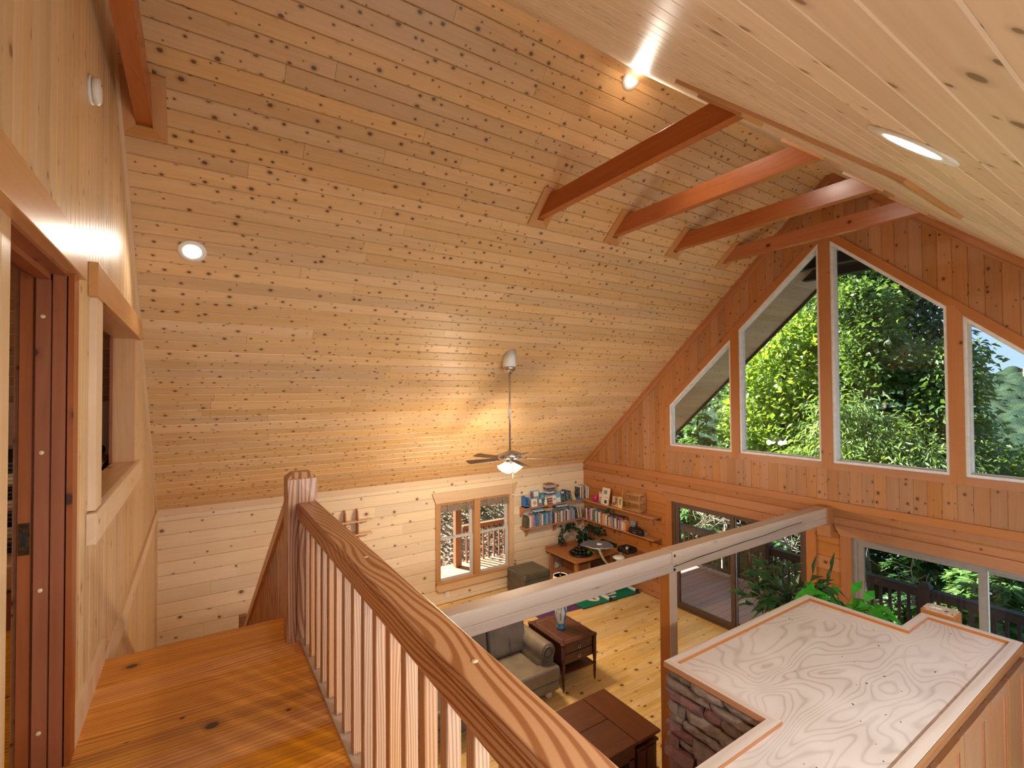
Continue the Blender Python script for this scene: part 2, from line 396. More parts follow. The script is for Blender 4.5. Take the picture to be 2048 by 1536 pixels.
# ---------------------------------------------------------------- key dimensions (metres)
XG = 7.33            # inner face of the gable wall
YW = 8.259           # inner face of the low left wall
XP = -0.46           # face of the loft partition
ZL = 2.36            # loft floor
RY, RZ = 3.110, 6.954
def zl_(y): return 9.753-0.9*y      # left roof slope
def zr_(y): return 4.155+0.9*y      # right roof slope
def zroof(y): return zl_(y) if y > RY else zr_(y)
CS, SN = 1/math.sqrt(1.81), 0.9/math.sqrt(1.81)
DL, NL = Vector((0, CS, -SN)), Vector((0, -SN, -CS))     # down the left slope, into the room
DR, NR = Vector((0, -CS, -SN)), Vector((0, SN, -CS))
RIDGE = Vector((0, RY, RZ))

# ---------------------------------------------------------------- ceiling: boards on both slopes
ceil = setting('ceiling')
LL = (YW-RY)/CS; n_l = 52; wl = LL/n_l
for i in range(n_l):
    for a, b in pieces(-0.52, XG+0.04, 1.6, 3.6):
        MB().board(RIDGE-NL*0.02, DL, X, NL, (i*wl+0.0012, (i+1)*wl-0.0012), lambda q: a+0.0010, lambda q: b-0.0010, 0.02, 0.006).build('plank', 'ceiling_pine', ceil)
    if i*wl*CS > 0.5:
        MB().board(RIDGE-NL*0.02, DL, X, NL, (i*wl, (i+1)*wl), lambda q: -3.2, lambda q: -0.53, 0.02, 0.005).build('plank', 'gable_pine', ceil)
n_r = 40; LR = n_r*wl
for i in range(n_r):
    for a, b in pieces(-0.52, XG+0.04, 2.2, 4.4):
        MB().board(RIDGE-NR*0.02, DR, X, NR, (i*wl+0.0022, (i+1)*wl-0.0022), lambda q: a+0.0010, lambda q: b-0.0010, 0.02, 0.0028).build('plank', 'ceiling_pine_daylit', ceil)
rs = MB()
rs.prism([RIDGE+Z*0.03+X*-3.3, RIDGE+Z*0.30+X*-3.3, Vector((-3.3, YW+0.3, zl_(YW+0.3)+0.30)), Vector((-3.3, YW+0.3, zl_(YW+0.3)+0.03))], X*(9.70+3.3))
rs.prism([RIDGE+Z*0.03+X*-3.3, Vector((-3.3, -0.95, zr_(-0.95)+0.03)), Vector((-3.3, -0.95, zr_(-0.95)+0.30)), RIDGE+Z*0.30+X*-3.3], X*(9.70+3.3))
rs.build('roof_deck', 'outrigger', ceil)
# ridge strip between the slopes
MB().prism([(-0.5, RY-0.05, RZ-0.045), (-0.5, RY+0.05, RZ-0.045), (-0.5, RY, RZ-0.0)], X*(XG+0.5)).build('ridge_strip', 'ceiling_pine', ceil)

# ---------------------------------------------------------------- low left wall of stacked logs
wl_ = setting('wall_left')
W1 = (3.79, 5.33, 0.41, 1.88)            # window opening x0,x1,z0,z1
zs = [0.0, 0.08, 0.27, 0.46, 0.65, 0.84, 1.03, 1.22, 1.41, 1.60, 1.785, 1.975, 2.165, 2.245]
def log_row(par, org, au, spans, z0, z1, mat, an, joint=True):
    for a, b in spans:
        for p, q in (pieces(a, b, 2.2, 4.2) if joint else [(a, b)]):
            if q-p < 0.02: continue
            MB().board(Vector(org)-Vector(an)*0.05, Z, au, an, (z0+(0.0012 if abs(Vector(an).y) > .5 else 0), z1-(0.0012 if abs(Vector(an).y) > .5 else 0)), lambda t_: p+0.0007, lambda t_: q-0.0007, 0.05, 0.009 if abs(Vector(an).y) > .5 else 0.013).build('log', mat, par)
for z0, z1 in zip(zs, zs[1:]):
    spans = [(-0.46, XG)]
    if z1 > W1[2]+0.01 and z0 < W1[3]-0.01: spans = [(-0.46, W1[0]), (W1[1], XG)]
    log_row(wl_, (0, YW, 0), X, spans, z0, z1, 'log_pale', -Y)
MB().box(-0.6, XG, YW+0.13, YW+0.15, -0.1, W1[2]).box(-0.6, XG, YW+0.13, YW+0.15, W1[3], zl_(YW)).box(-0.6, W1[0], YW+0.13, YW+0.15, W1[2], W1[3]).box(W1[1], XG, YW+0.13, YW+0.15, W1[2], W1[3]).build('sheathing', 'rail_brown', wl_)
t = setting('trim_1', 'pale board along the top of the log wall')
MB().box(-0.46, XG, YW-0.018, YW+0.02, 2.245, 2.335).build('board', 'trim_pale', t)

# double-hung window in the left wall
w1 = setting('window_1')
x0, x1, z0, z1 = W1; xm0, xm1 = 4.512, 4.638
yc = YW-0.03
MB('z').box(3.70, x0+0.005, yc, YW+0.01, 0.36, 1.90).build('side_casing', 'casing_fir', w1)
MB('z').box(x1-0.005, 5.42, yc, YW+0.01, 0.36, 1.90).build('side_casing', 'trim_pale', w1)
MB().prism([(3.63, yc-0.014, 2.07), (3.70, yc-0.014, 1.88), (5.42, yc-0.014, 1.88), (5.49, yc-0.014, 2.07)], (0, 0.052, 0)).build('head_casing', 'trim_pale', w1)
MB().prism([(3.70, yc-0.014, 0.39), (3.70, yc-0.014, 0.31), (3.76, yc-0.014, 0.25), (5.36, yc-0.014, 0.25), (5.42, yc-0.014, 0.31), (5.42, yc-0.014, 0.39)], (0, 0.052, 0)).build('apron', 'trim_pale', w1)
MB().box(3.70, 5.42, yc-0.022, YW+0.10, 0.385, 0.412).build('sill', 'casing_fir', w1)
MB('z').box(xm0, xm1, yc+0.005, YW+0.10, 0.40, 1.89).build('mullion', 'casing_fir', w1)
MB('z').box(x0-0.02, x0, yc+0.01, YW+0.14, 0.40, 1.90).box(x1, x1+0.02, yc+0.01, YW+0.14, 0.40, 1.90).box(x0, x1, yc+0.01, YW+0.14, z1-0.0, z1+0.03).box(x0, x1, YW+0.08, YW+0.14, z0-0.03, z0).build('jamb', 'casing_fir', w1)
for a, b in ((x0, xm0), (xm1, x1)):
    for zz0, zz1, yy in ((z0, 1.20, YW+0.055), (1.165, z1, YW+0.085)):
        f = MB(); fw = 0.038
        f.box(a, a+fw, yy, yy+0.03, zz0, zz1).box(b-fw-0.02, b, yy, yy+0.03, zz0, zz1).box(a+fw, b-fw-0.02, yy, yy+0.03, zz0, zz0+fw).box(a+fw, b-fw-0.02, yy, yy+0.03, zz1-fw, zz1)
        so_ = f.build('sash', 'frame_grey', w1)
        MB().box(a+fw, b-fw, yy+0.012, yy+0.017, zz0+fw, zz1-fw).build('pane', 'glass', so_)
for a, b, nm in ((x0+0.005, xm0-0.004, 'first'), (xm1+0.004, x1-0.005, 'second')):
    bl = thing('roman_blind', 'woven brown blind rolled up in the %s sash bay beside the mullion' % ('left' if nm == 'first' else 'right'), 'blind', (0, 0, 0), group='rolled blinds in the log wall window')
    q = MB()
    for k in range(9): q.box(a, b, YW+0.008+0.003*(k % 2), YW+0.034, 1.69+k*0.016, 1.69+k*0.016+0.0145)
    q.build('slats', 'blind', bl, kind='stuff')
    MB().box(a, b, YW+0.002, YW+0.05, 1.83, 1.87).build('headrail', 'casing_fir', bl)
    for xx in (a+0.16, b-0.16): MB().box(xx-0.004, xx+0.004, YW+0.002, YW+0.006, 1.685, 1.83).build('cord', 'leather_olive', bl)

# ---------------------------------------------------------------- gable wall
wg = setting('wall_far')
DLo = (3.50, 5.83, 0.0, 1.92); DRo = (0.56, 2.93, 0.0, 1.965)
WO = (0.50, 5.87, 2.925)
def wtop(y): return (8.954-0.9*y) if y > 3.2088 else (3.1785+0.9*y)
bw = (YW+0.02-5.955)/17
y = YW+0.02; boards = []
while y > -1.6:
    a, b = y-bw, y; y -= bw
    us = [a]+[q for q in (RY, 3.2088) if a < q < b]+[b]
    cut = [q for q in (0.43, 5.955) if a+1e-4 < q < b-1e-4]
    for a, b in ([(a, cut[0]), (cut[0], b)] if cut else [(a, b)]):
     inwin = b > 0.431 and a < 5.954
     us = [a]+[q for q in (RY, 3.2088) if a < q < b]+[b]
     def add_piece(lo, hi):
        MB().board((XG+0.02, 0, 0), Y, Z, -X, us, lo, hi, 0.02, 0.006).build('plank', 'gable_pine', wg)
     if inwin:
        add_piece(lambda q: 2.38, lambda q: 2.86)
        add_piece(lambda q: max(wtop(min(max(q, 0.5), 5.87))+0.06, 2.9), lambda q: zroof(q)+0.02)
     else:
        add_piece(lambda q: 2.38, lambda q: zroof(q)+0.02)
# logs under the plate board
gz = [0.0, 0.10, 0.29, 0.48, 0.67, 0.86, 1.05, 1.24, 1.43, 1.62, 1.81, 2.00, 2.19, 2.31]
for a_, b_ in zip(gz, gz[1:]):
    spans = [(-1.6, YW)]
    if a_ < 2.0: spans = [(-1.6, DRo[0]), (DRo[1], DLo[0]), (DLo[1], YW)]
    if 1.9 < a_ < 2.05: spans = [(-1.6, YW)]
    log_row(wg, (XG, 0, 0), Y, spans, a_, b_, 'log_orange', -X)
t = setting('trim_2', 'orange plate board across the gable wall')
for p, q in ((-1.6, 3.4), (3.4, YW)): MB('y').box(XG-0.03, XG+0.02, p, q, 2.305, 2.405).build('board', 'trim_orange', t)
# window casings (face boards round the trapezoid windows)
t = setting('trim_3', 'face boards around the gable windows')
MB('y').box(XG-0.018, XG+0.02, 0.41, 5.96, 2.835, 2.925).build('sill_board', 'trim_orange', t)
for ya, yb, f in ((3.2088, 5.96, 1), (0.41, 3.2088, 0)):
    MB().prism([(XG-0.018, ya, wtop(ya)), (XG-0.018, ya, wtop(ya)+0.135), (XG-0.018, yb, wtop(yb)+0.135), (XG-0.018, yb, wtop(yb))], (0.038, 0, 0), grain=(0, 1, -0.9 if f else 0.9)).build('rake_board', 'trim_orange', t)
MB('z').prism([(XG-0.018, 5.87, 2.926), (XG-0.018, 5.87, wtop(5.87)), (XG-0.018, 5.96, wtop(5.96)), (XG-0.018, 5.96, 2.926)], (0.038, 0, 0)).build('side_board', 'trim_orange', t)
MB('z').prism([(XG-0.018, 0.41, 2.926), (XG-0.018, 0.41, wtop(0.41)), (XG-0.018, 0.50, wtop(0.50)), (XG-0.018, 0.50, 2.926)], (0.038, 0, 0)).build('side_board', 'trim_orange', t)
for a, b in ((4.495, 4.63), (3.137, 3.278), (1.77, 1.905)):
    MB('z').prism([(XG-0.02, a, 2.835), (XG-0.02, a, wtop(a)+0.01), (XG-0.02, (a+b)/2, max(wtop(a), wtop(b), wtop((a+b)/2))), (XG-0.02, b, wtop(b)+0.01), (XG-0.02, b, 2.835)], (0.14, 0, 0)).build('mullion', 'trim_orange', t)
bays = ((4.63, 5.87), (3.278, 4.495), (1.905, 3.137), (0.50, 1.77))
def polyframe(mb, poly, wd, xa, xb):
    """frame of width wd inside a planar polygon in the y-z plane"""
    k = len(poly); P = [Vector((0, p[0], p[1])) for p in poly]; ins = []
    for i in range(k):
        a, b, c = P[i-1], P[i], P[(i+1) % k]
        n1 = (b-a).normalized(); n2 = (c-b).normalized()
        p1 = Vector((0, -n1.z, n1.y)); p2 = Vector((0, -n2.z, n2.y))
        bis = (p1+p2); bis = bis/(bis.length_squared)*2*wd
        ins.append(b+bis)
    for i in range(k):
        j = (i+1) % k
        q = [P[i], P[j], ins[j], ins[i]]
        mb.add([v+X*xa for v in q]+[v+X*xb for v in q], [(3, 2, 1, 0), (4, 5, 6, 7), (0, 1, 5, 4), (1, 2, 6, 5), (2, 3, 7, 6), (3, 0, 4, 7)])
    return ins
for n, (a, b) in enumerate(bays):
    wn = setting('window_%d' % (n+2))
    poly = [(a, 2.925), (b, 2.925), (b, wtop(b)), (a, wtop(a))]
    f = MB(); polyframe(f, poly, 0.035, XG+0.0, XG+0.11); f.build('frame', 'frame_white', wn)
    poly2 = [(a+0.03, 2.955), (b-0.03, 2.955), (b-0.03, wtop(b-0.03)-0.035), (a+0.03, wtop(a+0.03)-0.035)]
    f = MB(); ins = polyframe(f, poly2, 0.022, XG+0.075, XG+0.10); f.build('glazing_bead', 'frame_grey', wn)
    MB().prism([v+X*(XG+0.085) for v in ins], (0.005, 0, 0)).build('pane', 'glass', wn)
# rake mouldings where the gable meets the ceiling
t = setting('trim_4', 'moulding where the gable meets the sloping ceiling')
for ya, yb, zf, s in ((RY, YW, zl_, 1), (-1.6, RY, zr_, -1)):
    for d0, d1, th in ((0.0, 0.085, 0.016), (0.085, 0.11, 0.028), (0.0, 0.03, 0.03)):
        MB().prism([(XG, ya, zf(ya)-d1*1.345), (XG, ya, zf(ya)-d0*1.345), (XG, yb, zf(yb)-d0*1.345), (XG, yb, zf(yb)-d1*1.345)], (-th, 0, 0), grain=(0, 1, -0.9*s)).build('board', 'trim_orange', t)

# sliding glass doors
def slider(name, lo, hi, ht, mid, mats):
    d = setting(name)
    y0, y1 = lo, hi
    MB('z').box(XG-0.03, XG+0.02, y0-0.13, y0, 0, ht).build('side_casing', 'trim_orange', d)
    MB('z').box(XG-0.03, XG+0.02, y1, y1+0.13, 0, ht).build('side_casing', 'trim_orange', d)
    MB('y').prism([(XG-0.045, y0-0.13, ht), (XG-0.045, y0-0.20, ht+0.13), (XG-0.045, y1+0.20, ht+0.13), (XG-0.045, y1+0.13, ht)][::-1], (0.065, 0, 0)).build('head_casing', 'trim_orange', d)
    f = MB('y'); xa, xb = XG+0.0, XG+0.12
    f.box(xa, xb, y0, y0+0.055, 0, ht).box(xa, xb, y1-0.055, y1, 0, ht).box(xa, xb, y0+0.055, y1-0.055, ht-0.05, ht).box(xa, xb, y0+0.055, y1-0.055, -0.02, 0.03)
    f.build('frame', mats[0], d)
    for a, b, xx, mm in ((mid-0.035, y1-0.055, XG+0.012, mats[1]), (y0+0.055, mid+0.035, XG+0.065, mats[1])):
        s = MB('z'); fw = 0.07
        s.box(xx, xx+0.04, a, a+fw, 0.03, ht-0.05).box(xx, xx+0.04, b-fw, b, 0.03, ht-0.05).box(xx, xx+0.04, a+fw, b-fw, 0.03, 0.03+fw+0.02).box(xx, xx+0.04, a+fw, b-fw, ht-0.05-fw*0.7, ht-0.05)
        so_ = s.build('sash', mm, d)
        MB().box(xx+0.017, xx+0.023, a+fw, b-fw, 0.12, ht-0.10).build('pane', 'glass', so_)
    MB('z').box(XG+0.055, XG+0.062, mid-0.045, mid-0.03, 0.03, ht-0.05).build('weather_strip', 'frame_white', d)
slider('door_1', DLo[0], DLo[1], DLo[3], 4.665, ('frame_brown', 'frame_brown'))
slider('door_2', DRo[0], DRo[1], DRo[3], 1.66, ('frame_taupe', 'frame_taupe'))

# ---------------------------------------------------------------- loft partition of vertical boards
wp = setting('wall_near')
pb = 0.0885
DO = (1.995, 2.765, ZL, 4.45); IW = (3.43, 5.44, 3.33, 4.43)
y = 1.20
while y < YW-0.005:
    a, b = y, min(y+pb, YW); y += pb
    segs = []
    top = lambda q: zroof(q)
    def put(lo, hi, nm='plank'):
        MB().board((XP-0.02, 0, 0), -Y, Z, X, (-b, -a), lo, hi, 0.02, 0.004).build(nm, 'partition_pine', wp)
    mid = (a+b)/2
    z_lo = ZL if mid < 3.73 else 2.30
    cuts = [z_lo]
    if DO[0]-0.02 < mid < DO[1]: put(lambda q: DO[3], lambda q: zroof(-q))
    elif IW[0] < mid < IW[1]:
        put(lambda q: z_lo, lambda q: IW[2]); put(lambda q: IW[3], lambda q: zroof(-q)) if zroof(b) > IW[3]+0.02 else None
    else: put(lambda q: z_lo, lambda q: zroof(-q))
    if mid > 3.73: put(lambda q: 0.0, lambda q: 2.24)
t = setting('trim_5', 'band board at loft floor level along the stair wall')
MB('y').box(XP, XP+0.022, 3.735, YW, 2.20, 2.34).build('board', 'trim_pale', t)
t = setting('baseboard_left')
MB('y').box(XP, XP+0.02, 2.86, 3.70, ZL, ZL+0.135).build('board', 'trim_pale', t)
t = setting('trim_6', 'corner moulding between the partition and the sloping ceiling')
MB().prism([(XP, RY+0.02, zl_(RY+0.02)-0.05), (XP, RY+0.02, zl_(RY+0.02)), (XP, YW, zl_(YW)), (XP, YW, zl_(YW)-0.05)][::-1], (0.022, 0, 0), grain=(0, 1, -0.9)).build('board', 'trim_pale', t)
MB('z').box(XP, XP+0.025, YW-0.03, YW, 0, 2.30).build('board', 'trim_pale', t)

# pocket door opening
d3 = setting('door_3')
MB('y').box(XP-0.02, XP+0.042, 1.2, 2.895, DO[3]-0.005, 4.605).build('head_casing', 'casing_fir', d3, bevel=0.004)
MB('z').box(XP-0.02, XP+0.02, DO[1]-0.005, DO[1]+0.09, ZL, DO[3]).build('side_casing', 'jamb_red', d3)
MB('z').box(XP-0.145, XP-0.0, DO[1]-0.005, DO[1]+0.02, ZL, DO[3]).build('jamb', 'jamb_red', d3)
MB('z').box(XP-0.045, XP-0.004, DO[1]-0.022, DO[1]-0.004, ZL, DO[3]).build('jamb', 'jamb_red', d3)
MB('z').box(XP-0.095, XP-0.05, DO[1]-0.030, DO[1]-0.004, ZL, DO[3]).build('door_stop', 'jamb_red', d3)
MB('z').box(XP-0.145, XP-0.105, DO[1]-0.018, DO[1]-0.004, ZL, DO[3]).build('jamb_strip', 'jamb_red', d3)
MB('y').box(XP-0.145, XP, DO[0], DO[1], DO[3]-0.02, DO[3]).build('head_jamb', 'jamb_red', d3)
MB('y').box(XP-0.095, XP-0.05, DO[0], DO[1], DO[3]-0.045, DO[3]-0.02).build('head_stop', 'jamb_red', d3)
MB('z').box(XP-0.145, XP-0.002, DO[0]-0.02, DO[0], ZL, DO[3]).build('jamb', 'trim_pale', d3)
sp_ = MB('z').box(XP-0.142, XP-0.108, DO[1]-0.021, DO[1]-0.017, 3.27, 3.40).build('strike_plate', 'bronze_plate', d3)
MB('z').box(XP-0.132, XP-0.118, DO[1]-0.0225, DO[1]-0.0205, 3.305, 3.365).build('latch_hole', 'black_plastic', sp_)
for zz in (2.54, 3.12, 3.685, 4.25): MB().lathe([(0.009, 0), (0.009, 0.002), (0.006, 0.004)], (XP-0.074, DO[1]-0.030, zz), (0, -1, 0), 12).build('wood_plug', 'trim_pale', d3)
# interior window in the partition
w6 = setting('window_6')
MB('y').box(XP, XP+0.042, 3.20, 5.60, IW[3]-0.005, 4.60).build('head_casing', 'casing_fir', w6, bevel=0.004)
MB('z').box(XP, XP+0.030, 3.25, IW[0]+0.005, IW[2]-0.0, IW[3]).build('side_casing', 'trim_pale', w6)
MB('y').box(XP, XP+0.042, 3.20, 5.64, 3.165, IW[2]-0.005).build('apron', 'trim_pale', w6, bevel=0.004)
MB('y').box(XP-0.15, XP+0.012, IW[0], IW[1]+0.01, IW[2]-0.02, IW[2]+0.004).build('sill', 'casing_fir', w6)
MB('z').box(XP-0.15, XP+0.002, IW[1]-0.004, IW[1]+0.02, IW[2], IW[3]).build('jamb', 'casing_fir', w6)
MB('z').box(XP-0.15, XP+0.002, IW[0]-0.02, IW[0]+0.004, IW[2], IW[3]).build('jamb', 'trim_pale', w6)
MB('y').box(XP-0.15, XP+0.002, IW[0], IW[1], IW[3]-0.004, IW[3]+0.02).build('head_jamb', 'casing_fir', w6)
MB('z').box(XP-0.17, XP-0.15, IW[1]-0.03, IW[1]+0.07, IW[2]-0.06, IW[3]).build('inner_casing', 'jamb_red', w6)

# bedroom shell behind the partition
wb = setting('wall_bedroom')
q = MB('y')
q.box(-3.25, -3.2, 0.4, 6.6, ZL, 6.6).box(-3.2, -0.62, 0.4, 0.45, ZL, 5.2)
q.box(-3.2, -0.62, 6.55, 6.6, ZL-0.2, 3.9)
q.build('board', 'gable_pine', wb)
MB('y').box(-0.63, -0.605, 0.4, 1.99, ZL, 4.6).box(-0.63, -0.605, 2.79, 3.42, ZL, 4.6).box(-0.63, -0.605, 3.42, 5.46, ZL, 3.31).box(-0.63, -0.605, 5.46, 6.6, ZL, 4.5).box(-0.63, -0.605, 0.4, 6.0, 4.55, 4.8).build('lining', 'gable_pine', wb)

# ---------------------------------------------------------------- floors
fl = setting('floor')
ys = 8.26; fw_ = 0.135
while ys > 1.9:
    for p, q in pieces(0.55, XG, 1.8, 3.8):
        MB().board((0, 0, -0.02), Y, X, Z, (ys-fw_, ys), lambda t_: p+0.0006, lambda t_: q-0.0006, 0.02, 0.0022).build('plank', 'floor_pine', fl)
    ys -= fw_
MB().box(-0.6, XG+0.02, -2.6, 1.95, -0.02, 0.0).box(-0.6, 0.56, 1.9, YW, -0.02, -0.001).build('board', 'floor_pine', fl)
MB().box(-0.6, XG+0.1, -2.6, YW+0.1, -0.3, -0.021).build('subfloor', 'rail_brown', fl)
lf = setting('floor.001', 'glossy dark pine boards of the loft landing')
MB().board((0, 0, ZL-0.03), Y, X, Z, (3.39, 3.735), lambda t_: XP, lambda t_: 0.70, 0.031, 0.012).build('nosing', 'loft_heart_pine', lf)
ys = 3.39
for wdt in (0.20, 0.19, 0.21, 0.18, 0.20, 0.19, 0.20, 0.18, 0.20, 0.19):
    MB().board((0, 0, ZL-0.03), Y, X, Z, (ys-wdt, ys), lambda t_: XP, lambda t_: 0.56, 0.03, 0.003).build('plank', 'loft_heart_pine', lf)
    ys -= wdt
MB().box(XP, 0.56, -1.6, ys, ZL-0.03, ZL).build('board', 'loft_heart_pine', lf)
MB().box(-3.2, XP-0.0, 0.4, 6.6, ZL-0.03, ZL-0.001).build('bedroom_boards', 'loft_heart_pine', lf)
MB().box(XP, 0.56, -1.6, 3.70, ZL-0.28, ZL-0.031).build('joists', 'casing_fir', lf)
MB('y').box(0.56, 0.60, -1.6, 3.70, ZL-0.30, ZL-0.02).build('fascia', 'casing_fir', lf)
MB().box(XP, 0.66, 3.695, 3.715, ZL-0.30, ZL-0.03).build('fascia', 'casing_fir', lf)
# low right side of the house, mostly out of sight
wr = setting('wall_right')
MB().box(-0.6, XG, -2.62, -2.55, 0, 0.5).build('knee_wall', 'log_pale', wr)
for xx in (-0.5, 2.1, 4.7, 7.2): MB('z').box(xx, xx+0.12, -2.62, -2.50, 0, 1.9).build('post', 'log_pale', wr)

# ================================================================ timbers
def book_mat():
    m = new_mat('book'); g = NG(m); oi = g.n('ShaderNodeObjectInfo')
    tc = g.n('ShaderNodeTexCoord')
    n = g.noise(tc.outputs['Object'], 55.0, 1.0)
    c = g.mix(g.math('MULTIPLY', g.ramp(n, (0.56, 0.62)), 0.45), oi.outputs['Color'], (0.75, 0.72, 0.66))
    g.principled(c, 0.5, 0.4); MATS['book'] = m
book_mat()
def end_grain():
    m = new_mat('end_grain'); g = NG(m); tc = g.n('ShaderNodeTexCoord')
    n = g.noise(tc.outputs['Object'], 45.0, 5.0, 0.7)
    c = g.mix(g.ramp(n, (0.35, 0.65)), (0.62, 0.52, 0.42), (0.40, 0.31, 0.24))
    g.principled(c, 0.7, 0.3); MATS['end_grain'] = m
end_grain()
def vase_mat():
    m = new_mat('vase'); g = NG(m); tc = g.n('ShaderNodeTexCoord')
    mp = g.n('ShaderNodeMapping'); mp.inputs['Scale'].default_value = (16, 16, 5); g.l(tc.outputs['Object'], mp.inputs[0])
    n = g.noise(mp.outputs[0], 1.0, 1.0, 0.4)
    c = g.mix(g.ramp(n, (0.55, 0.60)), (0.66, 0.70, 0.64), (0.02, 0.16, 0.28))
    n2 = g.noise(mp.outputs[0], 1.7, 1.0, 0.4)
    c = g.mix(g.ramp(n2, (0.62, 0.66)), c, (0.32, 0.22, 0.08))
    g.principled(c, 0.15, 0.6, coat=0.5); MATS['vase'] = m
vase_mat()
def blanket_mat():
    m = new_mat('striped_blanket'); g = NG(m); tc = g.n('ShaderNodeTexCoord')
    sp = g.n('ShaderNodeSeparateXYZ'); g.l(tc.outputs['Object'], sp.inputs[0])
    s = g.math('MULTIPLY', sp.outputs[2], 1.0)
    st = g.math('FRACT', g.math('MULTIPLY', s, 5.2))
    fine = g.math('FRACT', g.math('MULTIPLY', s, 34.0))
    c = g.mix(g.math('GREATER_THAN', st, 0.52), (0.50, 0.38, 0.24), (0.010, 0.010, 0.014))
    c = g.mix(g.math('MULTIPLY', g.math('GREATER_THAN', fine, 0.62), 0.6), c, (0.16, 0.09, 0.05))
    g.principled(c, 0.9, 0.2); MATS['striped_blanket'] = m
blanket_mat()
def shade_mat():
    m = new_mat('lampshade'); g = NG(m)
    p = g.principled((0.62, 0.43, 0.24), 0.8, 0.2)
    MATS['lampshade'] = m
shade_mat()

def tie(x0, x1, label, which):
    t = thing('collar_tie', label, 'beam', (0, 0, 0), group='collar ties under the roof')
    zb, zt = 5.865, 6.055
    yl0, yl1, yr0, yr1 = (9.753-zb)/0.9, (9.753-zt)/0.9, (zb-4.155)/0.9, (zt-4.155)/0.9
    MB('y').prism([(x0, yr0, zb), (x0, yr1, zt), (x0, yl1, zt), (x0, yl0, zb)][::-1], (x1-x0, 0, 0)).build('beam', 'tie_red', t, bevel=0.003)
    # mitred casing boards on each slope
    for D, N, side in ((DL, NL, 'l'), (DR, NR, 'r')):
        s0 = (abs((yl1 if side == 'l' else yr1)-RY))/CS; s1 = (abs((yl0 if side == 'l' else yr0)-RY))/CS
        wd = 0.085
        P = lambda x, s: RIDGE+X*x+D*s
        inn = [P(x0, s0), P(x1, s0), P(x1, s1), P(x0, s1)]
        out = [P(x0-wd, s0-wd), P(x1+wd, s0-wd), P(x1+wd, s1+wd), P(x0-wd, s1+wd)]
        for k in range(4):
            j = (k+1) % 4
            q = [out[k], out[j], inn[j], inn[k]]
            MB().prism(q, N*0.022, grain=out[j]-out[k]).build('casing_board', 'casing_fir', t)
    return t
tie(-0.37, -0.27, 'reddish collar tie over the loft landing beside the smoke detector wall', 0)
tie(3.17, 3.26, 'reddish collar tie farthest from the gable windows, brightest orange of the row of four', 1)
tie(4.33, 4.42, 'reddish collar tie second in the row of four counted from the loft', 2)
tie(5.49, 5.58, 'reddish collar tie third in the row of four counted from the loft', 3)
tie(6.63, 6.72, 'reddish collar tie closest to the gable window wall', 4)

b = thing('log_beam', 'pale squared beam crossing the great room from the loft to the post', 'beam')
MB().cbox(0.62, 3.965, 3.165, 3.315, 2.20, 2.318, 0.008).build('upper_half', 'beam_grey', b)
MB().cbox(0.62, 4.022, 3.163, 3.317, 2.122, 2.202, 0.006).build('lower_half', 'beam_grey', b)
b = thing('log_beam', 'pale checked beam from the post to the gable wall with a long crack', 'beam')
MB().cbox(3.970, 7.17, 3.160, 3.312, 2.198, 2.326, 0.008).build('upper_half', 'beam_grey', b)
MB().cbox(4.026, 7.17, 3.160, 3.312, 2.112, 2.200, 0.006).build('lower_half', 'beam_grey', b)
ck = MB()
pts = [(3.98, 2.180), (4.35, 2.196), (4.75, 2.205), (5.2, 2.215), (5.60, 2.215), (6.05, 2.232), (6.5, 2.238)]
for (a, za), (c, zc) in zip(pts, pts[1:]): ck.bar((a, 3.1595, za), (c, 3.1595, zc), 0.004, 0.007)
ck.build('crack', 'black_plastic', b)
MB().cbox(7.15, 7.33, 3.145, 3.325, 2.10, 2.335, 0.006).build('end_block', 'trim_orange', b)
MB('z').cbox(7.22, 7.33, 3.15, 3.32, 1.92, 2.10, 0.006).build('corbel', 'log_orange', b)
for xx, zz in ((3.995, 2.285), (3.99, 2.15)): MB().lathe([(0.014, 0), (0.014, 0.004), (0.004, 0.006)], (xx, 3.159, zz), (0, -1, 0), 8).build('bolt', 'black_plastic', b)
b = thing('timber_post', 'square pine post under the beam joint behind the stone chimney', 'post')
MB('z').cbox(3.935, 4.045, 3.17, 3.305, 0.0, 2.122, 0.006).build('shaft', 'beam_grey', b)
MB('z').box(3.931, 3.936, 3.18, 3.295, 0.0, 2.12).build('orange_face', 'trim_orange', b)  # thin orange sheet over the face towards the loft
b = thing('timber_post', 'short-topped post with cracked end grain beside the chimney top', 'post')
MB('z').cbox(4.875, 5.045, 1.265, 1.475, 0.0, 2.172, 0.006).build('shaft', 'trim_orange', b)
MB().prism([(4.880, 1.275, 2.1725), (5.04, 1.275, 2.1725), (5.04, 1.44, 2.1725), (5.01, 1.468, 2.1725), (4.91, 1.468, 2.1725), (4.88, 1.44, 2.1725)], (0, 0, 0.004)).build('end_grain', 'end_grain', b)
sc_ = MB()
for k in range(9):
    a = k*2*PI/9+R.uniform(-.2, .2); r0, r1 = 0.006, R.uniform(0.03, 0.06)
    sc_.bar((4.955+r0*math.cos(a), 1.40+r0*math.sin(a), 2.1772), (4.955+r1*math.cos(a), 1.40+r1*math.sin(a), 2.1772), 0.005, 0.002)
sc_.build('checks', 'white_print', b)
MB().bar((4.93, 1.335, 2.1772), (4.955, 1.325, 2.1772), 0.014, 0.002).build('dark_knot', 'black_plastic', b)
MB().bar((4.90, 1.288, 2.1772), (4.91, 1.284, 2.1772), 0.01, 0.002).build('dark_knot', 'black_plastic', b)

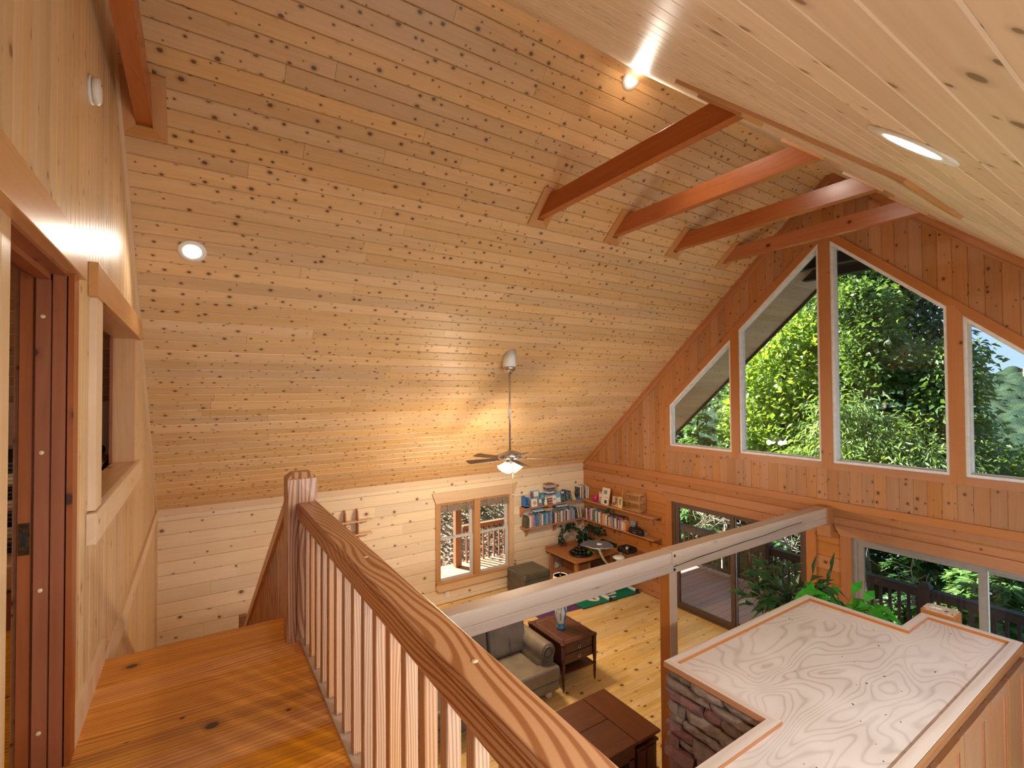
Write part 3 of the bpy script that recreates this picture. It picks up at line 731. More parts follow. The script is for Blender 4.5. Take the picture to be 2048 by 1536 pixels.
t = setting('trim_7', 'batten boards on the near right roof slope')
def onr(x, y, d): return Vector((x, y, zr_(y)))+NR*d
for (ax, ay), (bx, by) in (((2.58, 1.98), (2.97, 0.915)), ((2.97, 0.915), (4.15, 0.985))):
    A_, B_ = onr(ax, ay, 0), onr(bx, by, 0); dd = (B_-A_).normalized(); sd3 = NR.cross(dd).normalized()
    if sd3.x < 0 and by < ay-0.5: sd3 = -sd3
    if by >= ay-0.5 and sd3.y < 0: sd3 = -sd3
    q = [A_, B_, B_+sd3*0.085, A_+sd3*0.085]
    if (q[1]-q[0]).cross(q[2]-q[0]).dot(NR) < 0: q = q[::-1]
    MB(dd).prism(q, NR*0.022).build('batten', 'casing_fir', t)

# ================================================================ loft railing
rl = thing('loft_railing', 'reddish fir guard railing along the open edge of the loft', 'railing')
MB('y').box(0.54, 0.655, -0.9, 3.31, 3.125, 3.232).build('top_rail', 'rail_fir', rl, bevel=0.008)
MB('y').box(0.5385, 0.5405, -0.9, 3.305, 3.2000, 3.2030).build('rail_groove', 'jamb_red', rl)
MB('y').box(0.552, 0.622, -0.9, 3.31, ZL, ZL+0.016).build('shoe', 'beam_grey', rl)
y = 3.215
while y > -0.8:
    MB('z').cbox(0.568, 0.612, y-0.022, y+0.022, ZL+0.016, 3.125, 0.003).build('baluster', 'baluster_fir', rl); y -= 0.1535
npz = MB('z').cbox(0.480, 0.657, 3.305, 3.455, ZL-0.28, 3.385, 0.005)
nw = npz.build('newel', 'rail_fir', rl)
def taper(mb, x0, x1, y0, y1, z0, z1, c):
    return mb.hexa([(x0, y0, z0), (x1, y0, z0), (x1, y1, z0), (x0, y1, z0), (x0+c, y0+c, z1), (x1-c, y0+c, z1), (x1-c, y1-c, z1), (x0+c, y1-c, z1)])
taper(MB('z'), 0.481, 0.656, 3.306, 3.454, 3.385, 3.42, 0.035).build('newel_cap', 'rail_fir', nw)
MB('z').bar((0.533, 3.3035, 2.4), (0.548, 3.3035, 3.40), 0.002, 0.003).build('check', 'black_plastic', nw)
for yy in (2.05, 1.10, 0.62): MB().lathe([(0.010, 0), (0.010, 0.001), (0.0, 0.0015)], (0.60, yy, 3.2322), Z, 10).build('wood_plug', 'trim_pale', rl)
# stairs going down towards the log wall
sr = thing('stair_railing', 'sloping fir handrail with close balusters beside the descending stairs', 'railing')
def zh(y): return 3.30-0.655*(y-3.46)
MB((0, 1, -0.655)).prism([(0.505, 3.455, zh(3.455)), (0.505, 3.455, zh(3.455)-0.09), (0.505, 7.35, zh(7.35)-0.09), (0.505, 7.35, zh(7.35))], (0.055, 0, 0)).build('handrail', 'casing_fir', sr)
y = 3.56
while y < 7.3:
    MB('z').box(0.53, 0.566, y-0.019, y+0.019, zh(y)-1.03 if zh(y)-1.03 > 0.02 else 0.02, zh(y)-0.06).build('baluster', 'baluster_fir', sr); y += 0.092
MB('z').cbox(0.49, 0.58, 7.35, 7.44, 0.0, 0.98, 0.005).build('end_newel', 'rail_brown', sr)
st = thing('staircase', 'pine stairs descending between the partition and the sloping handrail', 'stairs')
for k in range(12):
    yy = 3.735+k*0.285; zz = ZL-(k+1)*0.1815
    MB().box(XP+0.03, 0.495, yy, yy+0.30, zz-0.035, zz).build('tread', 'loft_heart_pine', st)
    MB().box(XP+0.03, 0.495, yy+0.002, yy+0.02, zz, zz+0.147).build('riser', 'casing_fir', st)
MB((0, 1, -0.637)).prism([(0.50, 3.72, 2.25), (0.50, 3.72, 1.95), (0.50, 7.2, -0.02), (0.50, 7.2, 0.08)], (0.035, 0, 0)).build('stringer', 'casing_fir', st)

# ================================================================ small fittings
sm = thing('smoke_detector', 'round white smoke detector on the loft partition', 'smoke detector')
MB().lathe([(0.070, 0), (0.070, 0.014), (0.062, 0.015)], (XP, 3.185, 5.47), X, 28).build('base', 'white_plastic', sm)
MB().lathe([(0.058, 0.014), (0.058, 0.018), (0.066, 0.019), (0.067, 0.036), (0.058, 0.045), (0.02, 0.047)], (XP, 3.185, 5.47), X, 28).build('cover', 'white_plastic', sm)
MB().lathe([(0.005, 0), (0.005, 0.002)], (XP+0.046, 3.20, 5.512), X, 8).build('indicator', 'black_plastic', sm)
def can(P, N, r, label, group='recessed ceiling lights', on=True, power=SPOT_W, col=(1.0, 0.90, 0.76)):
    P = Vector(P); t = thing('recessed_light', label, 'light', (0, 0, 0), group=group)
    MB().lathe([(r*0.60, 0.001), (r*0.66, 0.006), (r, 0.006), (r, 0.0)], P, N, 32).build('trim_ring', 'white_plastic', t)
    MB().lathe([(r*0.62, 0.002), (r*0.62, 0.0065)], P, N, 28).build('lens', 'can_glow', t)
    lamp(P+N*0.05, N, power, col=col)
    return t
def lamp(P, N, power, size=2.7, col=(1.0, 0.92, 0.80)):
    l = bpy.data.lights.new('can_lamp', 'SPOT'); l.energy = power; l.spot_size = size; l.spot_blend = 0.6; l.shadow_soft_size = 0.06; l.color = col
    o = bpy.data.objects.new('can_lamp', l); COL.objects.link(o); o.location = P
    o.rotation_euler = (-Vector(N)).to_track_quat('Z', 'Y').to_euler()
can((-0.035, 5.075, zl_(5.075)), NL, 0.108, 'round recessed light low on the left roof slope above the stairs', power=8.0)
can((3.46, 3.165, zl_(3.165)), NL, 0.10, 'round recessed light beside the ridge above the first collar tie')
can((1.66, 0.495, zr_(0.495)), NR, 0.125, 'round recessed light on the near right roof slope')
for k, x_ in enumerate((0.3, 1.0, 1.7, 2.4, 3.1, 3.8)):  # cans added out of view to brighten the left slope and room
    can((x_, -0.62, zr_(-0.62)), NR, 0.10, 'added fill can light in the unseen row behind the camera, %s from the loft' % ('first', 'second', 'third', 'fourth', 'fifth', 'sixth')[k], power=FILL_ROW_W, col=(0.88, 0.95, 1.0))

for k, x_ in enumerate((1.6, 2.7, 3.8)):  # pendants made up out of view to brighten the right slope
    pd = thing('fill_pendant', 'unseen glass fill pendant added over the kitchen, %s from the loft' % ('first', 'second', 'third')[k], 'light', (x_, -0.45, 0), group='added fill pendants')
    MB().lathe([(0.004, 2.32), (0.004, zr_(-0.45)-0.02)], (0, 0, 0), Z, 6).build('cord', 'black_plastic', pd)
    MB().lathe([(0.03, 2.32), (0.05, 2.28), (0.09, 2.18), (0.10, 2.12), (0.094, 2.12), (0.045, 2.27)], (0, 0, 0), Z, 18).build('glass_shade', 'glass', pd)
    MB().lathe([(0.01, 2.14), (0.03, 2.17), (0.03, 2.20), (0.012, 2.25)], (0, 0, 0), Z, 12).build('bulb', 'can_glow', pd)
    pl_ = bpy.data.lights.new('fill_bulb', 'POINT'); pl_.energy = FILL_PENDANT_W; pl_.shadow_soft_size = 0.06; pl_.color = (0.82, 0.93, 1.0)
    po = bpy.data.objects.new('fill_bulb', pl_); COL.objects.link(po); po.location = (x_, -0.45, 2.06)
fan = thing('ceiling_fan', 'ceiling fan with brown blades hanging on a long nickel rod', 'ceiling fan', (3.81, 5.88, 0))
def fb(*a, **k): return MB(*a, **k)
cn = MB(); A = Vector((0, 0, 0))
cn.lathe([(0.105, 4.25), (0.10, 4.29), (0.095, 4.36)], (0, 0, 0), Z, 24)
prof = [Vector((0.10*math.cos(a*PI/12), 0.10*math.sin(a*PI/12), 0)) for a in range(24)]
b0 = [p+Z*4.30 for p in prof]; b1 = [p+Z*(9.753-0.9*(5.88+p.y)-0.002) for p in prof]
cn2 = MB().add(b0+b1, [(k, (k+1) % 24, 24+(k+1) % 24, 24+k) for k in range(24)]+[tuple(range(23, -1, -1)), tuple(range(24, 48))], smooth=True)
cn2.build('canopy', 'white_plastic', fan)
MB().lathe([(0.035, 4.215), (0.075, 4.235), (0.095, 4.27), (0.10, 4.302)], (0, 0, 0), Z, 24).build('canopy_cup', 'nickel', fan)
MB().lathe([(0.013, 3.08), (0.013, 4.22)], (0, 0, 0), Z, 12).build('rod', 'nickel', fan)
MB().lathe([(0.02, 3.10), (0.06, 3.088), (0.16, 3.055), (0.172, 3.03), (0.172, 2.985), (0.12, 2.965), (0.05, 2.955)], (0, 0, 0), Z, 32).build('motor', 'nickel', fan)
rib = MB()
for k in range(28):
    a = k*2*PI/28; rib.obox((0.173*math.cos(a), 0.173*math.sin(a), 3.007), (math.cos(a), math.sin(a), 0), (-math.sin(a), math.cos(a), 0), Z, 0.003, 0.007, 0.018)
rib.build('motor_ribs', 'chrome', fan, kind='stuff')
for k in range(5):
    a = math.radians(180+72*k); ca, sa = math.cos(a), math.sin(a)
    D = Vector((ca, sa, 0)); T = Vector((-sa, ca, 0)); tl = (T-Z*0.21).normalized(); nn = D.cross(tl)
    base = Z*2.965
    pl = [(0.19, -0.05), (0.19, 0.05), (0.30, 0.062), (0.66, 0.070), (0.69, 0.055), (0.69, -0.055), (0.66, -0.070), (0.30, -0.062)]
    MB(D).prism([base+D*p+tl*q for p, q in pl][::-1], nn*0.007).build('blade', 'blade_brown', fan)
    MB().bar(base+D*0.10-Z*0.004, base+D*0.25-Z*0.004, 0.03, 0.006).build('blade_arm', 'nickel', fan)
MB().lathe([(0.05, 2.955), (0.06, 2.93), (0.05, 2.905), (0.02, 2.895)], (0, 0, 0), Z, 20).build('light_kit', 'nickel', fan)
for k in range(4):
    a = math.radians(35+90*k); ca, sa = math.cos(a), math.sin(a); ax = Vector((ca*0.62, sa*0.62, -0.78)).normalized()
    c0 = Vector((ca*0.055, sa*0.055, 2.905))
    sh = MB(); sh.lathe([(0.022, 0.0), (0.030, 0.02), (0.045, 0.06), (0.066, 0.105), (0.080, 0.125), (0.076, 0.125), (0.040, 0.06)], c0, ax, 18)
    sh.build('glass_shade', 'bulb_glow', fan)
    pl_ = bpy.data.lights.new('fan_bulb', 'POINT'); pl_.energy = BULB_W; pl_.shadow_soft_size = 0.05; pl_.color = (1.0, 0.80, 0.56)
    po = bpy.data.objects.new('fan_bulb', pl_); COL.objects.link(po); po.location = Vector((3.81, 5.88, 0))+c0+ax*0.19
MB().tube([(0.03, -0.03, 2.90), (0.03, -0.03, 2.45)], 0.0022, 5).build('pull_chain', 'brass', fan)
MB().lathe([(0.006, 0), (0.007, 0.02), (0.002, 0.03)], (0.03, -0.03, 2.42), Z, 8).build('chain_knob', 'brass', fan)

ou = thing('wall_outlet', 'small white outlet cover low on the log wall under the window', 'outlet')
MB().cbox(3.90, 3.975, YW-0.008, YW-0.0005, 0.11, 0.235, 0.002).build('plate', 'white_plastic', ou)
for zz in (0.145, 0.20): MB().box(3.925, 3.95, YW-0.0095, YW-0.007, zz-0.012, zz+0.012).build('socket', 'white_plastic', ou)

cu = thing('curio_shelf', 'small pine display shelf on the log wall peeking over the railing', 'shelf')
for xx in (2.055, 2.255):
    MB('z').prism([(xx, YW, 1.40), (xx, YW, 1.99), (xx, YW-0.05, 1.985), (xx, YW-0.10, 1.94), (xx, YW-0.125, 1.84), (xx, YW-0.125, 1.40)], (0.016, 0, 0)).build('divider', 'shelf_pine', cu)
for zz in (1.79, 1.57): MB().box(1.80, 2.50, YW-0.14, YW, zz, zz+0.018).build('shelf_board', 'trim_pale', cu)

# ================================================================ corner book shelves
def bracket(par, x, y, z, along):
    """ogee bracket hanging under a shelf; along = 'y' on the log wall, 'x' on the gable wall"""
    pr = [(0, 0), (0.19, 0), (0.19, -0.02), (0.15, -0.035), (0.10, -0.06), (0.075, -0.11), (0.06, -0.15), (0.03, -0.17), (0.0, -0.20)]
    if along == 'y': poly = [(x-0.014, YW-p, z+q) for p, q in pr]; n = (0.028, 0, 0)
    else: poly = [(XG-p, y-0.014, z+q) for p, q in pr][::-1]; n = (0, 0.028, 0)
    MB('z').prism(poly, n).build('bracket', 'shelf_pine', par)
SH = {}
for nm, zt, lab in (('low', 1.165, 'lower L-shaped corner bookshelf wrapping the two log walls'), ('up', 1.575, 'upper L-shaped corner bookshelf wrapping the two log walls')):
    s = thing('corner_shelf', lab, 'bookshelf', group='corner bookshelves')
    MB().cbox(5.57, XG, 8.035, YW, zt-0.026, zt, 0.003).build('shelf_board', 'shelf_pine', s)
    MB('y').cbox(7.10, XG, 6.08, 8.035, zt-0.026, zt, 0.003).build('shelf_board', 'shelf_pine', s)
    for xx in ((5.72, 6.45, 7.15) if nm == 'low' else (5.592,)): bracket(s, xx, 0, zt-0.026, 'y')
    for yy in ((7.85, 7.15, 6.33) if nm == 'low' else (6.26,)): bracket(s, 0, yy, zt-0.026, 'x')
CN = {'white': (0.75, 0.73, 0.70), 'cream': (0.70, 0.60, 0.42), 'pink': (0.62, 0.30, 0.33), 'mauve': (0.34, 0.20, 0.26), 'blue': (0.03, 0.16, 0.42),
      'sky blue': (0.12, 0.38, 0.62), 'teal': (0.03, 0.17, 0.20), 'slate': (0.16, 0.20, 0.27), 'grey': (0.36, 0.36, 0.37), 'maroon': (0.16, 0.03, 0.05),
      'navy': (0.02, 0.035, 0.13), 'black': (0.015, 0.015, 0.017), 'green': (0.05, 0.15, 0.06), 'brown': (0.17, 0.085, 0.045), 'red': (0.50, 0.03, 0.03),
      'orange': (0.72, 0.22, 0.05), 'tan': (0.52, 0.33, 0.18), 'purple': (0.20, 0.07, 0.36), 'yellow': (0.75, 0.52, 0.10), 'olive': (0.06, 0.075, 0.03)}
ORD = ['first', 'second', 'third', 'fourth', 'fifth', 'sixth', 'seventh', 'eighth', 'ninth', 'tenth', 'eleventh', 'twelfth', 'thirteenth', 'fourteenth', 'fifteenth', 'sixteenth',
       'seventeenth', 'eighteenth', 'nineteenth', 'twentieth', 'twenty-first', 'twenty-second', 'twenty-third', 'twenty-fourth', 'twenty-fifth', 'twenty-sixth', 'twenty-seventh', 'twenty-eighth',
       'twenty-ninth', 'thirtieth', 'thirty-first', 'thirty-second', 'thirty-third', 'thirty-fourth']
def book(mb, color, label, group, cat='book', name='book'):
    o = mb.build(name, 'book', None, label=label, cat=cat, group=group); c = CN[color] if isinstance(color, str) else color
    o.color = (*c, 1); return o
def tilted(x, y, z, wd, ht, dp, ang, axis):
    """upright book whose spine faces the room, leaning by ang along the shelf"""
    m = MB(); ca, sa = math.cos(ang), math.sin(ang)
    if axis == 'x': U, W, D = Vector((ca, 0, -sa)), Vector((sa, 0, ca)), Y
    else: U, W, D = Vector((0, ca, -sa)), Vector((0, sa, ca)), X
    o = Vector((x, y, z+max(0, sa*wd)))
    P = [o, o+U*wd, o+U*wd+D*dp, o+D*dp]; P = P+[p+W*ht for p in P]
    if axis == 'y': P = [P[1], P[0], P[3], P[2], P[5], P[4], P[7], P[6]]
    # shrink the page block a little so that spine and covers read
    m.hexa(P, grain=W); return m
row = ['white', 'pink', 'mauve', 'blue', 'blue', 'teal', 'slate', 'mauve', 'grey', 'white', 'teal', 'blue', 'sky blue', 'sky blue', 'maroon', 'slate', 'sky blue', 'navy', 'black', 'cream', 'brown', 'pink', 'green', 'white', 'grey', 'brown', 'white', 'black', 'white', 'pink', 'mauve', 'slate', 'sky blue', 'mauve']
x = 5.70; GL = 'books on the lower shelf under the log wall'
for i, c in enumerate(row):
    wd = R.uniform(0.022, 0.044) if c not in ('cream',) else 0.06
    ht = R.uniform(0.20, 0.262)
    if i < 14: ht = 0.225+0.012*(i % 3)
    book(tilted(x, 8.075, 1.166, wd*0.94, ht, 0.165, 0.0, 'x'), c, '%s upright book, %s from the open end of the log wall lower shelf' % (c, ORD[i]), GL); x += wd+0.002
for k, (dx, c) in enumerate(((0.03, 'black'), (0.068, 'cream'), (0.105, 'brown'), (0.14, 'cream'))):
    book(tilted(x+dx+0.03, 8.08, 1.166, 0.024, 0.24-0.01*k, 0.16, -0.18, 'x'), c, '%s book leaning near the inner corner of the lower shelf, %s of four' % (c, ORD[k]), GL)
o = MB(); o.prism([(5.615, 8.07, 1.166), (5.69, 8.07, 1.166), (5.69, 8.07, 1.36), (5.665, 8.07, 1.405), (5.64, 8.07, 1.38), (5.62, 8.07, 1.30)][::-1], (0, 0.16, 0)).build('bookend', 'leather_olive', None, label='dark olive bookend at the open end of the lower shelf', cat='bookend')
def flat(x0, x1, z, th, c, label, dy=0.0, rot=0.0, d=0.17):
    m = MB(); cx, cy = (x0+x1)/2, 8.155+dy
    m.obox((cx, cy, z+th/2), (math.cos(rot), math.sin(rot), 0), (-math.sin(rot), math.cos(rot), 0), Z, (x1-x0)/2, d/2, th/2)
    return book(m, c, label, 'books lying flat on the upright rows')
for i, (a, b, z, th, c) in enumerate(((5.84, 6.06, 1.464, 0.018, 'white'), (5.85, 6.05, 1.483, 0.026, 'sky blue'), (5.86, 6.03, 1.510, 0.022, 'blue'))):
    flat(a, b, z, th, c, '%s book lying flat near the open end of the lower row, %s layer up' % (c, ORD[i]), 0, 0.05*i)
for i, (a, b, z, th, c) in enumerate(((6.12, 6.29, 1.445, 0.022, 'tan'), (6.12, 6.28, 1.468, 0.026, 'tan'))):
    flat(a, b, z, th, c, 'tan book lying flat on the middle of the lower row, %s layer up' % ORD[i], 0, 0.06*i)
for i, (a, b, z, th, c) in enumerate(((6.42, 6.70, 1.432, 0.022, 'slate'), (6.43, 6.68, 1.455, 0.02, 'black'), (6.43, 6.69, 1.476, 0.02, 'sky blue'), (6.44, 6.70, 1.497, 0.015, 'white'))):
    flat(a, b, z, th, c, '%s book lying flat on the inner part of the lower row, %s layer up' % (c, ORD[i]), 0, -0.04*i)
# upper shelf, log wall side
ZU = 1.576; GU = 'books and cards on the upper shelf of the log wall'
bx = thing('blue_bin', 'bright blue open desktop bin at the open end of the upper shelf', 'bin')
bq = MB(); bq.box(5.60, 5.68, 8.06, 8.22, ZU, ZU+0.02).box(5.60, 5.606, 8.06, 8.22, ZU, ZU+0.20).box(5.674, 5.68, 8.06, 8.22, ZU, ZU+0.20).box(5.60, 5.68, 8.214, 8.22, ZU, ZU+0.22).box(5.60, 5.68, 8.06, 8.066, ZU, ZU+0.06)
bo = bq.build('tray', 'book', bx); bo.color = (0.0, 0.13, 0.50, 1)
def face_card(x, y, z, wd, ht, c, label, lean=0.12, facing='y', cat='card', name='picture_card', motif=None):
    t = thing(name, label, cat, (x, y, z))
    m = MB()
    if facing == 'y':
        m.hexa([(-wd/2, 0, 0), (wd/2, 0, 0), (wd/2, 0.012, 0), (-wd/2, 0.012, 0), (-wd/2, lean*ht, ht), (wd/2, lean*ht, ht), (wd/2, lean*ht+0.012, ht), (-wd/2, lean*ht+0.012, ht)], grain=Z)
    else:
        m.hexa([(0, -wd/2, 0), (0.012, -wd/2, 0), (0.012, wd/2, 0), (0, wd/2, 0), (lean*ht, -wd/2, ht), (lean*ht+0.012, -wd/2, ht), (lean*ht+0.012, wd/2, ht), (lean*ht, wd/2, ht)], grain=Z)
    o = m.build('board', 'book', t); o.color = (*CN[c], 1)
    for (u0, u1, v0, v1, mc) in (motif or []):
        q = MB(); e = 0.0015
        if facing == 'y': q.hexa([(u, lean*v*ht-e-dd, v*ht) for v, dd in ((v0, 0), (v0, 0))[:0] for u in ()] or [((u-0.5)*wd, lean*v*ht-e+dd, v*ht) for v in (v0, v1) for u, dd in ((u0, 0), (u1, 0), (u1, e), (u0, e))])
        else: q.hexa([(lean*v*ht-e+dd, (u-0.5)*wd, v*ht) for v in (v0, v1) for u, dd in ((u0, 0), (u0, e), (u1, e), (u1, 0))])
        p = q.build('picture', 'book', t); p.color = (*CN[mc], 1)
    return t
face_card(5.895, 8.14, ZU, 0.22, 0.30, 'sky blue', 'large pale blue picture book facing out near the blue bin', motif=((0.05, 0.35, 0.5, 0.95, 'maroon'), (0.4, 0.95, 0.62, 0.95, 'white'), (0.45, 0.9, 0.35, 0.55, 'slate')))
face_card(5.83, 8.075, ZU, 0.15, 0.155, 'white', 'small white photo card leaning in front of the picture books', motif=((0.3, 0.8, 0.25, 0.7, 'tan'),))
face_card(5.985, 8.08, ZU, 0.10, 0.14, 'slate', 'small grey-blue card between the white photo and the figurine', motif=((0.2, 0.8, 0.4, 0.9, 'white'),))
face_card(6.075, 8.12, ZU, 0.12, 0.235, 'teal', 'teal booklet facing out beside the tall book stack', motif=((0.2, 0.8, 0.55, 0.85, 'sky blue'),))
fg = thing('figurine', 'little white and grey figurine beside the tall book stack', 'figurine', (6.115, 8.07, ZU))
MB().lathe([(0.034, 0), (0.040, 0.03), (0.026, 0.075), (0.03, 0.10), (0.012, 0.115)], (0, 0, 0), Z, 14).build('body', 'frame_white', fg)
MB().lathe([(0.006, 0.11), (0.024, 0.125), (0.027, 0.145), (0.016, 0.165), (0.004, 0.17)], (0, 0, 0), Z, 14).build('head', 'frame_grey', fg)
stk = ['red', 'tan', 'maroon', 'tan', 'brown', 'white', 'tan', 'blue', 'navy', 'white', 'brown', 'teal', 'navy', 'pink', 'tan', 'brown']
z = ZU
for i, c in enumerate(stk):
    th = R.uniform(0.022, 0.031); wd = R.uniform(0.165, 0.215)
    m = MB(); a = R.uniform(-0.12, 0.12)
    m.obox((6.27+R.uniform(-.01, .01), 8.15, z+th/2), (math.cos(a), math.sin(a), 0), (-math.sin(a), math.cos(a), 0), Z, wd/2, 0.075, th*0.48)
    book(m, c, '%s book in the tall flat stack on the upper shelf, %s from the bottom' % (c, ORD[i]), 'tall flat stack on the upper shelf'); z += th
face_card(6.335, 8.05, ZU, 0.085, 0.17, 'white', 'narrow white card propped against the tall book stack', motif=((0.2, 0.8, 0.5, 0.6, 'brown'),))
face_card(6.45, 8.06, ZU, 0.13, 0.21, 'sky blue', 'pale sky blue card beside the tall book stack', motif=((0.1, 0.9, 0.1, 0.55, 'white'),))
face_card(6.58, 8.07, ZU, 0.13, 0.23, 'navy', 'dark navy disc case with a green picture facing out', motif=((0.15, 0.85, 0.15, 0.5, 'green'), (0.2, 0.8, 0.8, 0.95, 'white')))
for i, (c, xx) in enumerate(zip(('navy', 'teal', 'green', 'black', 'brown'), (6.665, 6.692, 6.72, 6.75, 6.775))):
    book(tilted(xx, 8.08, ZU, 0.024, 0.235-0.006*i, 0.15, 0.0, 'x'), c, '%s upright book, %s right of the navy disc case' % (c, ORD[i]), GU)
for i, xx in enumerate((6.885, 6.922)):
    book(tilted(xx, 8.07, ZU, 0.022, 0.20-0.02*i, 0.15, -0.42, 'x'), 'cream', 'cream book leaning beside the blue lying book, %s of two' % ORD[i], GU)
m = MB(); m.obox((7.0, 8.115, ZU+0.022), (1, 0, 0), (0, 1, 0), Z, 0.05, 0.08, 0.018); book(m, 'blue', 'blue book lying flat before the upright corner row', GU)
for i, (c, ht) in enumerate(zip(('black', 'white', 'brown', 'cream', 'brown', 'navy', 'white', 'tan', 'white'), (0.25, 0.27, 0.25, 0.275, 0.28, 0.27, 0.28, 0.27, 0.25))):
    book(tilted(7.055+0.029*i, 8.10 - 0.004*i, ZU, 0.027, ht, 0.145, 0.0, 'x'), c, '%s upright book in the corner row of the upper shelf, %s from its open side' % (c, ORD[i]), GU)
# gable side, upper shelf
pk = thing('pink_mug', 'bright pink round mug on the upper shelf near the corner', 'mug', (7.20, 7.74, ZU))
MB().lathe([(0.03, 0), (0.045, 0.015), (0.058, 0.06), (0.052, 0.10), (0.046, 0.115), (0.042, 0.11), (0.04, 0.03)], (0, 0, 0), Z, 20).build('bowl', 'pink_glaze' if 'pink_glaze' in M else plain('pink_glaze', (0.62, 0.02, 0.16), 0.25), pk)
MB().tube([(-0.05, -0.015, 0.09), (-0.085, -0.02, 0.085), (-0.09, -0.02, 0.05), (-0.055, -0.015, 0.03)], 0.007, 6).build('handle', 'pink_glaze', pk)
face_card(7.265, 7.67, ZU, 0.10, 0.20, 'pink', 'pale pink card behind the pink mug', facing='x', motif=((0.2, 0.8, 0.5, 0.8, 'white'),))
face_card(7.155, 7.42, ZU, 0.225, 0.33, 'cream', 'large cream greeting board with dark pictures leaning on the wall', facing='x', lean=0.2, motif=((0.35, 0.75, 0.62, 0.85, 'slate'), (0.45, 0.68, 0.12, 0.36, 'black'), (0.1, 0.5, 0.40, 0.44, 'tan')))
face_card(7.135, 7.375, ZU, 0.12, 0.13, 'white', 'small white card before the large cream greeting board', facing='x', motif=((0.2, 0.8, 0.2, 0.75, 'black'),))
face_card(7.19, 7.165, ZU, 0.15, 0.20, 'tan', 'tan photo card with a round brown picture', facing='x', motif=((0.5, 0.9, 0.05, 0.4, 'brown'), (0.1, 0.45, 0.2, 0.9, 'maroon')))
face_card(7.17, 7.00, ZU, 0.115, 0.215, 'yellow', 'yellow edged photo card beside the wicker stand', facing='x', motif=((0.25, 0.75, 0.3, 0.85, 'slate'),))
ws = thing('wicker_stand', 'small two-tier wicker stand with arched ends on the upper shelf', 'stand', (7.21, 6.66, ZU))
hw, hd, hh = 0.215, 0.085, 0.40
for sy in (-hw, hw):
    arch = [(-hd, sy, 0), (-hd, sy, hh-0.09)]+[(-hd*math.cos(a*PI/8), sy, hh-0.09+0.09*math.sin(a*PI/8)) for a in range(1, 8)]+[(hd, sy, hh-0.09), (hd, sy, 0)]
    MB().tube(arch, 0.008, 6).build('arch', 'wicker', ws)
for zz in (0.03, 0.185, 0.335):
    fr = MB()
    for p, q in (((-hd, -hw), (hd, -hw)), ((hd, -hw), (hd, hw)), ((hd, hw), (-hd, hw)), ((-hd, hw), (-hd, -hw))): fr.tube([(*p, zz), (*q, zz)], 0.006, 6)
    for k in range(1, 8): fr.tube([(-hd+2*hd*k/8, -hw, zz), (-hd+2*hd*k/8, hw, zz)], 0.003, 4)
    fr.build('tier', 'wicker', ws)
sl_ = MB()
for sy in (-hw, hw):
    for k in range(1, 6): sl_.tube([(-hd+2*hd*k/6, sy, 0.03), (-hd+2*hd*k/6, sy, 0.335)], 0.0025, 4)
for k in range(1, 12): sl_.tube([(hd, -hw+2*hw*k/12, 0.03), (hd, -hw+2*hw*k/12, 0.335)], 0.0025, 4)
sl_.build('canes', 'wicker', ws, kind='stuff')
# gable side, lower shelf
row = ['brown', 'white', 'navy', 'red', 'pink', 'white', 'brown', 'green', 'green', 'white', 'grey', 'black', 'white', 'cream', 'brown', 'orange', 'tan', 'tan', 'white', 'black', 'pink', 'tan', 'mauve', 'slate', 'navy', 'cream', 'tan', 'black', 'pink', 'purple', 'tan', 'cream', 'grey', 'orange']
y = 7.99
for i, c in enumerate(row):
    wd = R.uniform(0.024, 0.042); ht = 0.245-0.0022*i+R.uniform(-.02, .015)
    book(tilted(7.125, y-wd, 1.166, wd*0.94, ht, 0.155, 0.0 if i > 4 else 0.07, 'y'), c, '%s upright book, %s from the corner of the lower shelf on the gable wall' % (c, ORD[i]), 'books on the lower shelf under the gable wall'); y -= wd+0.002
ybook = y
for i, (yy, c, zz) in enumerate(((7.62, 'slate', 1.405), (7.52, 'brown', 1.40), (7.14, 'black', 1.385), (6.98, 'red', 1.37), (6.97, 'black', 1.392))):
    m = MB(); m.obox((7.20, yy, zz+0.011), (1, 0, 0), (0, 1, 0), Z, 0.07, 0.09, 0.010); book(m, c, '%s book lying on top of the lower gable row, %s from the corner' % (c, ORD[i]), 'books lying flat on the lower gable row')
face_card(7.22, 6.71, 1.166, 0.12, 0.20, 'slate', 'small slate photo card behind the black radio', facing='x', motif=((0.3, 0.7, 0.2, 0.6, 'white'),))
m = MB(); m.obox((7.26, 6.50, 1.185), (1, 0, 0), (0, 1, 0), Z, 0.06, 0.11, 0.018); book(m, 'cream', 'cream book lying behind the black radio', 'books lying flat on the lower gable row')
rd = thing('radio', 'black rounded portable radio at the open end of the lower shelf', 'radio', (7.125, 6.52, 1.166))
MB().box(-0.06, 0.06, -0.17, 0.17, 0.0, 0.125).build('case', 'black_plastic', rd, bevel=0.05, seg=4)
for sy in (-0.10, 0.10): MB().lathe([(0.045, 0), (0.045, 0.006), (0.03, 0.003)], (-0.058, sy, 0.06), (-1, 0, 0), 16).build('speaker', 'black_plastic', rd)
for k in range(4): MB().lathe([(0.006, 0), (0.006, 0.003)], (-0.0595, -0.035+0.023*k, 0.045), (-1, 0, 0), 8).build('button', 'frame_grey', rd)
MB().tube([(0, -0.13, 0.11), (0, -0.11, 0.15), (0, 0.11, 0.15), (0, 0.13, 0.11)], 0.008, 6).build('handle', 'black_plastic', rd)

